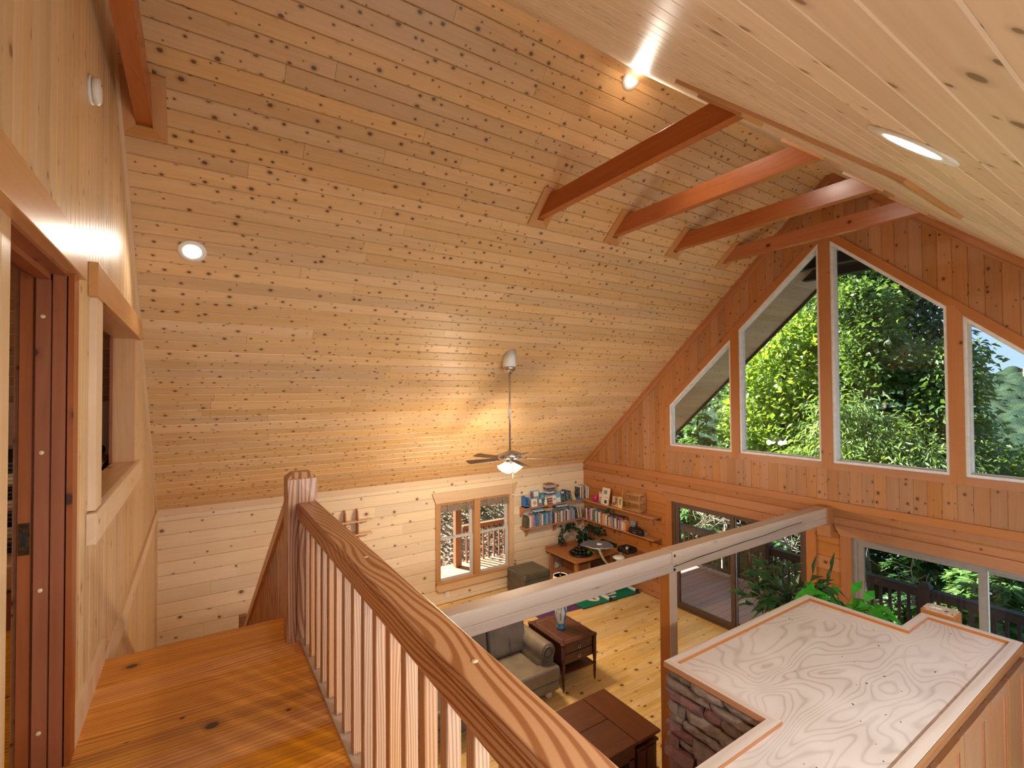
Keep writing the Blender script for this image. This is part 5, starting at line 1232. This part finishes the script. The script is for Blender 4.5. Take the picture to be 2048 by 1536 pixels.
# potted plants behind the chimney
def floor_plant(name, label, c, zpot, n, mat, L, wd, spread, up, lean):
    st_ = thing('plant_stand', 'tall slim dark plant stand behind the chimney holding the %s' % ('dark leafed plant' if mat == 'leaf_deep' else 'bright green plant'), 'plant stand', (c[0], c[1], 0))
    for sx in (-1, 1):
        for sy in (-1, 1): MB('z').box(sx*0.12-0.014, sx*0.12+0.014, sy*0.12-0.014, sy*0.12+0.014, 0, zpot-0.022).build('leg', 'mahogany', st_)
    MB().cbox(-0.15, 0.15, -0.15, 0.15, zpot-0.022, zpot, 0.004).build('top', 'mahogany', st_)
    t = thing(name, label, 'plant', (c[0], c[1], zpot+0.001))
    MB().lathe([(0.09, 0), (0.13, 0.20), (0.14, 0.22), (0.13, 0.22), (0.115, 0.18)], (0, 0, 0), Z, 20).build('pot', 'fountain_stone', t)
    MB().lathe([(0.05, 0.185), (0.118, 0.19)], (0, 0, 0), Z, 14).build('soil', 'mortar', t)
    for k in range(n):
        a = R.uniform(0, 2*PI); rr = spread*math.sqrt(R.uniform(.05, 1)); h = R.uniform(*up)
        tip = Vector((rr*math.cos(a)*0.8+lean[0]*rr, rr*math.sin(a)+lean[1]*rr, 0.22+h))
        mid = Vector((tip.x*0.4, tip.y*0.4, 0.22+h*0.75))
        sg = MB().tube([(R.uniform(-.04, .04), R.uniform(-.04, .04), 0.19), mid, tip], 0.004, 4)
        s_o = sg.build('stem', mat, t)
        m = MB(); d = Vector((tip.x-mid.x, tip.y-mid.y, R.uniform(-.10, .08)+.02)); d = d.normalized() if d.length > .01 else Vector((0, 1, 0))
        add_leaf(m, tip, d+rvec()*.35, Vector((-.35, -.1, 1))+rvec()*.45, L*R.uniform(.75, 1.25), wd*R.uniform(.8, 1.2), 0.35)
        m.build('leaf', mat, s_o)
    return t
fp = floor_plant('potted_plant', 'dark glossy leafed plant rising behind the far edge of the chimney top', (5.85, 2.95), 1.10, 130, 'leaf_deep', 0.22, 0.085, 0.46, (0.02, 0.42), (0.0, 0.15))
for a in ((-0.05, -0.28, 0.72), (0.1, -0.42, 0.62), (0.0, -0.50, 0.80)):
    m = MB(); add_leaf(m, Vector((a[0]*0.6, a[1]*0.8, 0.22+a[2]-0.22)), (0.02, -0.1, 1), (-1, 0.2, 0), 0.26, 0.045, 0.1); m.build('leaf', 'leaf_deep', fp)
floor_plant('pothos_plant', 'bright green glossy leafed plant beside the dark plant behind the chimney', (5.72, 2.38), 1.16, 110, 'leaf_bright', 0.19, 0.11, 0.32, (0.08, 0.36), (0.0, -0.1))

# bedroom seen through the door and the interior window
bd = thing('bed', 'wooden bed seen as a sliver through the loft door', 'bed')
MB('y').box(-2.4, -0.66, 4.55, 6.40, ZL, 2.60).build('frame', 'jamb_red', bd)
MB('y').box(-2.38, -0.68, 4.57, 6.38, 2.60, 2.80).build('mattress', 'casing_fir', bd, bevel=0.04)
bl = thing('striped_blanket', 'pile of folded black and cream striped blankets on the bed', 'blanket')
q = MB()
for k in range(7):
    q = MB(); e = R.uniform(-.03, .03)
    q.box(-1.62+e, -0.70+e, 4.85-e, 5.98+e, 2.802+k*0.094, 2.802+(k+1)*0.094-0.003)
    q.build('fold', 'striped_blanket', bl, bevel=0.04, seg=3)

bc = thing('bedroom_light', 'frosted ceiling lamp of the bedroom behind the partition', 'light', (-1.9, 3.0, 0))
MB().lathe([(0.02, 6.3), (0.02, 4.72)], (0, 0, 0), Z, 8).build('rod', 'nickel', bc)
MB().lathe([(0.05, 4.72), (0.15, 4.66), (0.17, 4.60), (0.10, 4.55), (0.02, 4.54)], (0, 0, 0), Z, 20).build('globe', 'can_glow', bc)
l_ = bpy.data.lights.new('bedroom_bulb', 'POINT'); l_.energy = 6.0; l_.shadow_soft_size = 0.12; l_.color = (1.0, 0.80, 0.55)
lo_ = bpy.data.objects.new('bedroom_bulb', l_); COL.objects.link(lo_); lo_.location = (-1.9, 3.0, 4.35)

# ================================================================ outside
# roof overhang beyond the gable
ov = setting('ceiling.001', 'board soffit of the roof overhang beyond the gable')
for i in range(60):
    MB().board(RIDGE-NL*0.02, DL, X, NL, (i*wl, (i+1)*wl), lambda q: XG+0.12, lambda q: 9.66, 0.02, 0.004).build('plank', 'soffit_pine', ov)
for i in range(40):
    MB().board(RIDGE-NR*0.02, DR, X, NR, (i*wl, (i+1)*wl), lambda q: XG+0.12, lambda q: 9.66, 0.02, 0.004).build('plank', 'soffit_pine', ov)
for zf, ya, yb in ((zl_, RY, YW+0.8), (zr_, -0.95, RY)):
    MB().prism([(9.66, ya, zf(ya)+0.25), (9.66, ya, zf(ya)-0.06), (9.66, yb, zf(yb)-0.06), (9.66, yb, zf(yb)+0.25)], (0.05, 0, 0)).build('rake_fascia', 'outrigger', ov)
for xx, lab in ((8.18, 'black outrigger beam under the overhang close to the gable glass'), (9.02, 'black outrigger beam near the outer edge of the overhang')):
    o_ = thing('outrigger_beam', lab, 'beam', group='outrigger beams outside the gable')
    zb, zt = 5.87, 6.05
    MB('y').prism([(xx, (zb-4.155)/.9, zb), (xx, (zt-4.155)/.9, zt), (xx, (9.753-zt)/.9, zt), (xx, (9.753-zb)/.9, zb)][::-1], (0.13, 0, 0)).build('beam', 'outrigger', o_)
# decks
dk1 = setting('floor.002', 'red stained board deck beyond the sliding doors')
y = -2.4; ZD = -0.12
while y < 10.6:
    MB().board((0, 0, ZD-0.03), Y, X, Z, (y, y+0.143), lambda q: XG+0.16, lambda q: 9.86, 0.03, 0.004).build('plank', 'deck_red', dk1); y += 0.149
dk2 = setting('floor.003', 'sunlit board deck beyond the log wall window')
xx = -1.0
while xx < XG+0.1:
    MB().board((0, 0, ZD-0.03), -X, Y, Z, (-xx-0.14, -xx), lambda q: YW+0.16, lambda q: 10.38, 0.03, 0.004).build('plank', 'deck_sunny', dk2); xx += 0.146
MB().box(XG+0.12, 9.86, -2.4, 10.6, ZD-0.28, ZD-0.031).build('joists', 'rail_dark', dk1)
MB().box(-1.0, XG+0.1, YW+0.16, 10.38, ZD-0.28, ZD-0.031).build('joists', 'rail_brown', dk2)
# dark deck railing beyond the gable
XR_ = 9.70
dr = thing('deck_railing', 'dark stained deck railing with square balusters beyond the sliding doors', 'railing')
MB('y').cbox(XR_-0.07, XR_+0.07, -2.4, 10.5, 0.735, 0.770, 0.004).build('cap_rail', 'rail_dark', dr)
MB('y').box(XR_-0.045, XR_-0.005, -2.4, 10.5, 0.625, 0.735).build('top_rail', 'rail_dark', dr)
MB('y').box(XR_-0.045, XR_-0.005, -2.4, 10.5, -0.04, 0.03).build('bottom_rail', 'rail_dark', dr)
for yy in (-2.2, 0.33, 2.86, 5.39, 7.92, 10.42):
    p_ = MB('z').cbox(XR_-0.09, XR_+0.07, yy-0.08, yy+0.08, ZD, 0.80, 0.005).build('post', 'rail_dark', dr)
    taper(MB('z'), XR_-0.095, XR_+0.075, yy-0.085, yy+0.085, 0.80, 0.87, 0.045).build('post_cap', 'rail_dark', p_)
y = -2.1
while y < 10.4:
    if min(abs(y-q) for q in (-2.2, 0.33, 2.86, 5.39, 7.92, 10.42)) > 0.10:
        MB('z').box(XR_-0.01, XR_+0.03, y-0.019, y+0.019, -0.06, 0.70).build('baluster', 'rail_dark', dr)
    y += 0.1265
# side deck railing and roof post
d2 = thing('deck_railing', 'brown deck railing in the sun outside the log wall window', 'railing')
MB().cbox(5.30, 9.6, 10.22, 10.36, 0.735, 0.77, 0.004).build('cap_rail', 'rail_brown', d2)
MB().box(5.30, 9.6, 10.27, 10.31, 0.625, 0.735).build('top_rail', 'rail_brown', d2)
x = 5.42
while x < 9.5: MB('z').box(x-0.019, x+0.019, 10.27, 10.31, ZD, 0.66).build('baluster', 'rail_brown', d2); x += 0.152
pp = thing('porch_post', 'thick brown porch post seen through the log wall window', 'post')
MB('z').cbox(5.04, 5.19, 10.10, 10.25, ZD, 2.25, 0.006).build('shaft', 'rail_brown', pp)
MB((1, 0, 1)).prism([(5.19, 10.15, 1.55), (5.19, 10.15, 1.75), (5.75, 10.15, 2.25), (5.92, 10.15, 2.25)][::-1], (0, 0.06, 0)).build('brace', 'rail_brown', pp)

pr = setting('roof', 'porch roof over the side deck')
MB().prism([(-1.2, YW+0.16, 2.40), (-1.2, 10.45, 2.18), (-1.2, 10.45, 2.28), (-1.2, YW+0.16, 2.50)][::-1], (8.6, 0, 0)).build('deck_boards', 'rail_brown', pr)
# ground
def ground_mat():
    m = new_mat('leaf_litter'); g = NG(m); tc = g.n('ShaderNodeTexCoord')
    vo = g.n('ShaderNodeTexVoronoi'); vo.inputs['Scale'].default_value = 9.0; g.l(tc.outputs['Object'], vo.inputs['Vector'])
    vs = g.n('ShaderNodeSeparateXYZ'); g.l(vo.outputs['Color'], vs.inputs[0])
    n = g.noise(tc.outputs['Object'], 1.2, 4.0)
    c = g.mix(vs.outputs[0], (0.20, 0.125, 0.07), (0.50, 0.38, 0.27)); c = g.mix(g.ramp(n, (0.45, 0.62)), c, (0.10, 0.075, 0.045))
    g.principled(c, 0.9, 0.2, bump=vo.outputs['Distance'], bump_s=0.8, bump_d=0.05); MATS['leaf_litter'] = m
ground_mat()
def gz_(x, y):
    a = -0.9+0.42*max(0.0, y-10.8)+0.10*max(0.0, y-16)
    b = 0.55*max(0.0, x-10.0-0.18*max(0, y-10.8)); b = min(b, 40+0.25*b)
    return a-b-0.25*max(0, -y-2)+0.12*math.sin(x*1.7)*math.sin(y*1.3)
gx = [-10+1.2*i for i in range(60)]; gy = [-30+1.2*j for j in range(75)]
gm_ = MB(); pts = [(x, y, gz_(x, y) if not (-3.5 < x < 9.4 and -3 < y < 10.1) else -1.4) for y in gy for x in gx]
nx = len(gx); gm_.add(pts, [(j*nx+i, j*nx+i+1, (j+1)*nx+i+1, (j+1)*nx+i) for j in range(len(gy)-1) for i in range(nx-1)], smooth=True)
gm_.build('ground', 'leaf_litter', None, kind='structure')

# leaves as one mesh per crown
rng = np.random.default_rng(11)
def cloud(name, mat, parent, C, D, N, L, Wd, fold=0.15, droop=0.2):
    """C centres (n,3), D along, N normals, L lengths, Wd widths -> folded four-point leaves"""
    D = D/np.linalg.norm(D, axis=1, keepdims=True); N = N-D*(N*D).sum(1, keepdims=True); N = N/(np.linalg.norm(N, axis=1, keepdims=True)+1e-9)
    S = np.cross(D, N); L = L[:, None]; Wd = Wd[:, None]
    A = C; T = C+D*L-N*L*droop; B = C+D*L*0.45+S*Wd/2+N*Wd*fold; E = C+D*L*0.45-S*Wd/2+N*Wd*fold
    n = len(C); V = np.stack([A, B, T, E], 1).reshape(-1, 3).astype(np.float32)
    base = np.arange(n)*4; F = np.stack([base, base+1, base+2, base, base+2, base+3], 1).reshape(-1, 3)
    me = bpy.data.meshes.new(name)
    me.vertices.add(len(V)); me.vertices.foreach_set('co', V.ravel())
    me.loops.add(F.size); me.loops.foreach_set('vertex_index', F.ravel().astype(np.int32))
    me.polygons.add(len(F)); me.polygons.foreach_set('loop_start', (np.arange(len(F))*3).astype(np.int32)); me.polygons.foreach_set('loop_total', np.full(len(F), 3, np.int32))
    me.update(calc_edges=True); me.validate()
    me.materials.append(M[mat])
    o = bpy.data.objects.new(name, me); COL.objects.link(o); o.parent = parent; o['kind'] = 'stuff'; return o
leaf_mat('maple_leaf', (0.15, 0.27, 0.05), (0.33, 0.45, 0.12), 0.6, 0.4)
leaf_mat('oak_leaf', (0.075, 0.15, 0.045), (0.19, 0.30, 0.095), 0.5, 0.35)
leaf_mat('peach_leaf', (0.13, 0.24, 0.07), (0.30, 0.42, 0.16), 0.45, 0.3, 0.7)
leaf_mat('walnut_leaf', (0.025, 0.075, 0.025), (0.07, 0.14, 0.045), 0.3, 0.4)
leaf_mat('hemlock_leaf', (0.04, 0.12, 0.04), (0.12, 0.26, 0.08), 0.35, 0.5)
leaf_mat('cypress_leaf', (0.08, 0.20, 0.06), (0.25, 0.42, 0.14), 0.4, 0.5)
def crown(par, blobs, n, mat, L, Wd, clump=0.45, per=45, down=0.0, shell=0.75, flat=0.3):
    vol = np.array([b[3]*b[4]*b[5] for b in blobs])**0.75; vol = vol/vol.sum()
    Cs, Ds, Ns = [], [], []
    for b, f in zip(blobs, vol):
        k = max(4, int(n*f/per)); u = rng.normal(size=(k, 3)); u /= np.linalg.norm(u, axis=1, keepdims=True)
        r = rng.uniform(shell, 1.0, (k, 1))**0.6; cc = np.array(b[:3])+u*r*np.array(b[3:6])
        q = rng.normal(size=(k, per, 3))*clump*np.array([1, 1, 0.55]); C = (cc[:, None, :]+q).reshape(-1, 3)
        out = (np.repeat(u, per, 0)*0.5+q.reshape(-1, 3)/clump*0.35)
        d = out+rng.normal(size=C.shape)*0.55; d[:, 2] -= down
        nn = rng.normal(size=C.shape)*0.6+np.array([0, 0, 1.0])*(1-down*0.4)+out*flat
        Cs.append(C); Ds.append(d); Ns.append(nn)
    C = np.concatenate(Cs); D = np.concatenate(Ds); N = np.concatenate(Ns)
    s = rng.uniform(0.7, 1.25, len(C)); return cloud('foliage', mat, par, C, D, N, L*s, Wd*s, droop=0.15+0.25*down)
def trunk(par, x, y, z0, z1, r, mat='bark', limbs=()):
    path = [(x+0.10*math.sin(k*1.3)*k/6, y+0.08*math.cos(k*1.7)*k/6, z0+(z1-z0)*k/6) for k in range(7)]
    MB().tube(path, [r*(1-0.11*k) for k in range(7)], 9).build('trunk', mat, par)
    for lx, ly, lz, zz in limbs:
        s = Vector((x, y, zz)); e = Vector((lx, ly, lz)); m = s.lerp(e, .5)+Z*0.25
        MB().tube([s, m, e], [r*.45, r*.3, r*.1], 6).build('limb', mat, par)
def broad(name, label, x, y, ztop, blobs, n, mat, L, Wd, r=0.16, tm='bark', group='trees beyond the deck', **k):
    t = thing(name, label, 'tree', group=group); z0 = gz_(x, y)-0.3
    trunk(t, x, y, z0, ztop-0.6, r, tm, [(b[0], b[1], b[2], max(z0+1, min(b[2]-1.2, ztop-1.5))) for b in blobs])
    crown(t, blobs, n, mat, L, Wd, **k); return t
def conifer(name, label, x, y, ztop, zbase, rad, n, mat='hemlock_leaf', group='trees beyond the deck', droop=0.25, r=0.13, whorl=0.34):
    t = thing(name, label, 'tree', group=group); z0 = gz_(x, y)-0.3
    MB().tube([(x, y, z0), (x+.03, y, (z0+ztop)/2), (x, y, ztop)], [r, r*.6, 0.01], 8).build('trunk', 'bark', t)
    nw_ = int((ztop-zbase)/whorl); Cs, Ds, Ns = [], [], []
    tot = sum(1-i/nw_*0.93 for i in range(nw_))
    for i in range(nw_):
        z = zbase+(ztop-zbase)*i/nw_; R_ = rad*(1-i/nw_*0.93)*rng.uniform(.85, 1.1); nb = 7 if R_ > .5 else 5; a0 = rng.uniform(0, 6.28)
        m = int(1.7*n*(1-i/nw_*0.93)/tot/nb)+3
        for k in range(nb):
            a = a0+k*6.283/nb+rng.uniform(-.25, .25); Rk = R_*rng.uniform(.75, 1.15)
            s = rng.uniform(0.12, 1, m)**0.8; w_ = (rng.uniform(-1, 1, m))*0.34*Rk*(1.15-s)
            e = np.array([math.cos(a), math.sin(a), 0]); sd2 = np.array([-math.sin(a), math.cos(a), 0])
            C = np.array([x, y, z])+np.outer(s*Rk, e)+np.outer(w_, sd2); C[:, 2] += 0.18*s*Rk-droop*2*(s**2)*Rk*0.8-np.abs(w_)*0.3+rng.normal(0, .03, m)
            d = e*0.8+np.outer(np.sign(w_)*0.8, sd2)+rng.normal(0, .25, (m, 3)); d[:, 2] -= droop*s*1.2
            Cs.append(C); Ds.append(d); Ns.append(np.array([0, 0, 1.0])+rng.normal(0, .3, (m, 3))+e*0.25)
    C = np.concatenate(Cs); s = rng.uniform(.7, 1.3, len(C))
    cloud('foliage', mat, t, C, np.concatenate(Ds), np.concatenate(Ns), 0.20*s, 0.07*s, 0.0, 0.1); return t

# trees seen through the gable windows
broad('maple_tree', 'bright yellow-green maple filling the second gable window', 15.2, 7.9, 6.0,
      [(15.2, 7.6, 4.3, 1.5, 1.25, 1.2), (15.0, 7.9, 2.9, 1.5, 1.35, 1.0), (15.3, 7.4, 5.5, 1.0, 0.8, 0.7), (15.1, 7.0, 1.9, 1.3, 1.2, 0.9)], 15000, 'maple_leaf', 0.17, 0.15, clump=0.30, per=34)
broad('oak_tree', 'tall green oak with a pale trunk rising behind the maple', 21.5, 10.0, 14.5,
      [(21, 10.9, 8.6, 2.2, 2.0, 1.7), (21, 9.4, 6.9, 2.0, 1.8, 1.6), (21.5, 8.7, 9.6, 1.9, 1.4, 1.4), (21, 12.6, 6.6, 2.2, 2.0, 1.8), (21, 10.8, 11.4, 2.6, 2.4, 1.5), (20.5, 11.5, 4.3, 2.2, 2.2, 1.6), (22, 9.3, 4.6, 2.0, 1.6, 1.7)], 22000, 'oak_leaf', 0.20, 0.12, r=0.40, tm='grey_bark', clump=0.45, per=36)
broad('walnut_tree', 'tree with dark leaves against the sky in the third gable window', 18.5, 6.3, 10.0,
      [(18.3, 5.35, 7.1, 0.75, 0.6, 0.55), (18.4, 5.2, 6.0, 0.7, 0.55, 0.5), (18.6, 6.1, 8.3, 1.3, 1.0, 0.7), (18.5, 4.95, 5.2, 0.6, 0.4, 0.4), (18.7, 6.7, 6.9, 1.0, 0.7, 0.8)], 7200, 'walnut_leaf', 0.20, 0.11, r=0.14, clump=0.30, per=26, down=0.3)
broad('beech_tree', 'leafy green tree between the maple and the dark walnut tree', 17.0, 6.5, 8.3,
      [(17.0, 6.3, 6.5, 1.0, 0.75, 0.8), (17.1, 6.1, 5.3, 1.1, 0.8, 0.8), (16.9, 6.8, 7.7, 1.0, 0.8, 0.7), (17.0, 5.7, 4.6, 0.9, 0.8, 0.5), (16.4, 7.0, 5.5, 0.7, 0.55, 0.7), (16.4, 7.0, 6.7, 0.9, 0.6, 0.6), (16.2, 6.6, 4.4, 0.8, 0.6, 0.5)], 15000, 'oak_leaf', 0.16, 0.10, clump=0.28, per=30)
broad('young_maple_tree', 'slim sunlit tree just right of the central gable mullion', 14.6, 5.5, 6.6,
      [(14.6, 5.40, 5.3, 0.55, 0.50, 0.6), (14.6, 5.6, 6.2, 0.55, 0.5, 0.4), (14.5, 5.25, 4.5, 0.55, 0.45, 0.45)], 6500, 'oak_leaf', 0.14, 0.10, r=0.07, clump=0.22, per=26)
broad('peach_tree', 'drooping pale green peach tree at the lower left of the third gable window', 12.9, 4.9, 4.0,
      [(12.9, 5.0, 2.6, 0.9, 0.85, 0.8), (12.8, 4.7, 1.9, 0.9, 0.95, 0.7), (13.0, 5.3, 3.3, 0.7, 0.5, 0.5), (12.8, 3.9, 2.1, 0.8, 0.8, 0.6), (12.9, 5.9, 1.9, 0.8, 0.7, 0.6)], 11000, 'peach_leaf', 0.17, 0.042, clump=0.26, per=30, down=0.75)
conifer('cypress_tree', 'light green conifer in the middle of the third gable window', 15.6, 4.95, 5.5, -1.5, 1.5, 15000, 'cypress_leaf', droop=0.18)
broad('dogwood_tree', 'green tree at the right edge of the third gable window', 15.0, 4.05, 5.3,
      [(15.0, 3.95, 4.4, 0.55, 0.42, 0.6), (15.0, 3.9, 3.6, 0.7, 0.42, 0.5), (15.1, 4.2, 2.6, 0.8, 0.6, 0.7), (14.9, 3.9, 1.7, 0.9, 0.7, 0.7)], 10000, 'oak_leaf', 0.15, 0.09, clump=0.24, per=30, down=0.3)
conifer('hemlock_tree', 'dark hemlock in the small leftmost gable window', 14.6, 11.4, 4.6, -1.8, 2.0, 20000, 'hemlock_leaf')
conifer('hemlock_tree', 'dark hemlock between the two left gable windows', 17.4, 10.6, 5.4, -2.0, 2.0, 18000, 'hemlock_leaf')
conifer('cypress_tree', 'feathery light conifer low in the leftmost gable window', 12.9, 9.3, 3.9, -2.2, 1.75, 16000, 'cypress_leaf')
conifer('hemlock_tree', 'dark conifer farther back behind the left sliding door', 14.5, 14.0, 5.0, -1.5, 2.3, 16000, 'hemlock_leaf')
conifer('cypress_tree', 'light green conifer behind the deck railing at the right sliding door', 12.3, 2.6, 1.9, -2.6, 1.6, 15000, 'cypress_leaf')
conifer('cypress_tree', 'pale sunlit conifer beyond the right end of the deck railing', 12.4, 0.9, 1.5, -2.6, 1.6, 14000, 'cypress_leaf')
conifer('hemlock_tree', 'shaded conifer behind the deck post at the right sliding door', 14.2, 4.2, 1.6, -3.6, 1.9, 13000, 'hemlock_leaf')
broad('sweetgum_tree', 'bright leafy tree at the lower right of the fourth gable window', 16.5, 2.3, 2.6,
      [(16.5, 2.2, 1.2, 1.2, 0.9, 0.9), (16.4, 2.9, 0.5, 1.2, 1.0, 0.8), (16.6, 1.5, 1.4, 1.2, 1.0, 0.9), (16.4, 3.6, 0.9, 1.0, 0.8, 0.9)], 13000, 'maple_leaf', 0.16, 0.12, clump=0.3, per=34)
broad('oak_tree', 'low oak below the hill in the fourth gable window', 22.0, 4.6, 2.0, [(22, 4.9, 1.1, 1.6, 1.1, 1.0), (22, 3.6, -0.2, 1.8, 1.3, 1.2), (22, 5.5, 2.2, 1.0, 0.6, 0.7)], 8000, 'oak_leaf', 0.2, 0.13, clump=0.35, per=34)
conifer('hemlock_tree', 'shaded conifer behind the dead branches at the left sliding door', 13.6, 6.9, 2.2, -2.4, 1.8, 14000, 'hemlock_leaf')
# bare branches behind the railing
def bare(name, label, x, y, ht, seed):
    r_ = random.Random(seed); t = thing(name, label, 'shrub', group='bare shrubs behind the deck railing'); z0 = gz_(x, y)-0.2
    q = MB()
    def grow(p, d, L, rad, dep):
        pts = [p]; cur = p
        for k in range(4):
            d = (d+Vector((r_.gauss(0, .22), r_.gauss(0, .22), r_.gauss(0, .14)))).normalized(); cur = cur+d*L/4; pts.append(cur)
            if dep and k >= 1:
                for _ in range(2): grow(cur, (d*0.6+Vector((r_.gauss(0, .7), r_.gauss(0, .7), r_.gauss(0.05, .45)))).normalized(), L*.55, rad*.6, dep-1)
        q.tube(pts, [rad*(1-.15*k) for k in range(5)], 5, caps=False)
    MB().tube([(x, y, z0), (x, y, -0.4)], 0.05, 6).build('stem', 'twig', t)
    for _ in range(4): grow(Vector((x, y, -0.4)), Vector((r_.gauss(-.1, .5), r_.gauss(0, .7), 0.9)).normalized(), ht, 0.026, 2)
    q.build('branches', 'twig', t, kind='stuff')
bare('bare_shrub', 'pale dead branches above the railing at the left sliding door', 11.4, 7.5, 1.6, 3)
bare('bare_shrub', 'pale dead branches between the balusters beside the deck post', 10.8, 5.9, 1.3, 5)
bare('bare_shrub', 'pale dead branches right of the deck post by the right jamb', 11.0, 4.6, 1.5, 8)
# saplings on the bank outside the left window
broad('sapling', 'thin yellowing sapling on the leaf littered bank outside the log wall window', 7.9, 13.8, 3.6, [(7.7, 13.5, 2.0, 0.7, 0.6, 0.6), (7.6, 13.6, 1.1, 0.6, 0.6, 0.5)], 1800, 'maple_leaf', 0.12, 0.09, r=0.05, group='saplings on the bank', clump=0.3, per=14)
broad('sapling', 'dark green sapling on the bank left of the porch post', 5.6, 13.4, 3.8, [(5.6, 13.4, 1.7, 0.5, 0.5, 0.5), (5.5, 13.5, 2.5, 0.7, 0.5, 0.5)], 1400, 'oak_leaf', 0.12, 0.08, r=0.05, group='saplings on the bank', clump=0.3, per=14)
lt = MB()
n = 9000; Cx = rng.uniform(2.5, 12, n); Cy = rng.uniform(10.6, 17, n); Cz = np.array([gz_(a, b_) for a, b_ in zip(Cx, Cy)])+rng.uniform(0.01, 0.06, n)
leaf_mat('dry_leaf', (0.22, 0.13, 0.07), (0.62, 0.46, 0.34), 0.1, 0.6)
gl_o = cloud('leaf_litter', 'dry_leaf', None, np.stack([Cx, Cy, Cz], 1), rng.normal(size=(n, 3))*np.array([1, 1, .35]), rng.normal(size=(n, 3))*.5+np.array([0, 0, 1.]), rng.uniform(.07, .13, n), rng.uniform(.05, .08, n))
tag(gl_o, 'dry brown leaves covering the bank outside the log wall window', 'leaves', None, 'stuff')
# far wooded hill
def hill():
    nx, ny = 150, 330; xs = np.linspace(330, 900, nx); ys = np.linspace(-420, 560, ny); Xg, Yg = np.meshgrid(xs, ys)
    h = -103+ (Xg-330)/570*132 + 9*np.sin(Yg/95+0.6) + 6*np.sin(Xg/70+Yg/60)
    h = np.where(Xg > 800, h-(Xg-800)*1.0, h)
    bump = np.zeros_like(h); c = rng.uniform([330, -420], [900, 560], (7000, 2)); rad = rng.uniform(6, 11, 7000)
    for (cx, cy), r_ in zip(c, rad):
        i0, i1 = np.searchsorted(xs, [cx-r_, cx+r_]); j0, j1 = np.searchsorted(ys, [cy-r_, cy+r_])
        if i1 <= i0 or j1 <= j0: continue
        dd = 1-((Xg[j0:j1, i0:i1]-cx)**2+(Yg[j0:j1, i0:i1]-cy)**2)/r_**2
        bump[j0:j1, i0:i1] = np.maximum(bump[j0:j1, i0:i1], np.sqrt(np.maximum(dd, 0))*r_*1.3)
    P = np.stack([Xg, Yg, h+bump], 2).reshape(-1, 3)
    idx = np.arange(nx*ny).reshape(ny, nx); F = np.stack([idx[:-1, :-1], idx[:-1, 1:], idx[1:, 1:], idx[1:, :-1]], 2).reshape(-1, 4)
    me = bpy.data.meshes.new('hill'); me.from_pydata(P.tolist(), [], F.tolist()); me.polygons.foreach_set('use_smooth', [True]*len(F))
    m = new_mat('forest_canopy'); g = NG(m); tc = g.n('ShaderNodeTexCoord')
    n1 = g.noise(tc.outputs['Object'], 0.10, 3.0); n2 = g.noise(tc.outputs['Object'], 0.9, 3.0, 0.7)
    c_ = g.mix(g.ramp(n1, (0.35, 0.65)), (0.030, 0.062, 0.040), (0.062, 0.10, 0.050)); c_ = g.mix(g.math('MULTIPLY', g.ramp(n2, (0.4, 0.7)), 0.5), c_, (0.018, 0.036, 0.034))
    g.principled(c_, 0.9, 0.1, bump=n2, bump_s=1.0, bump_d=2.0); me.materials.append(m)
    o = bpy.data.objects.new('hill', me); COL.objects.link(o); tag(o, None, None, None, 'structure')
hill()
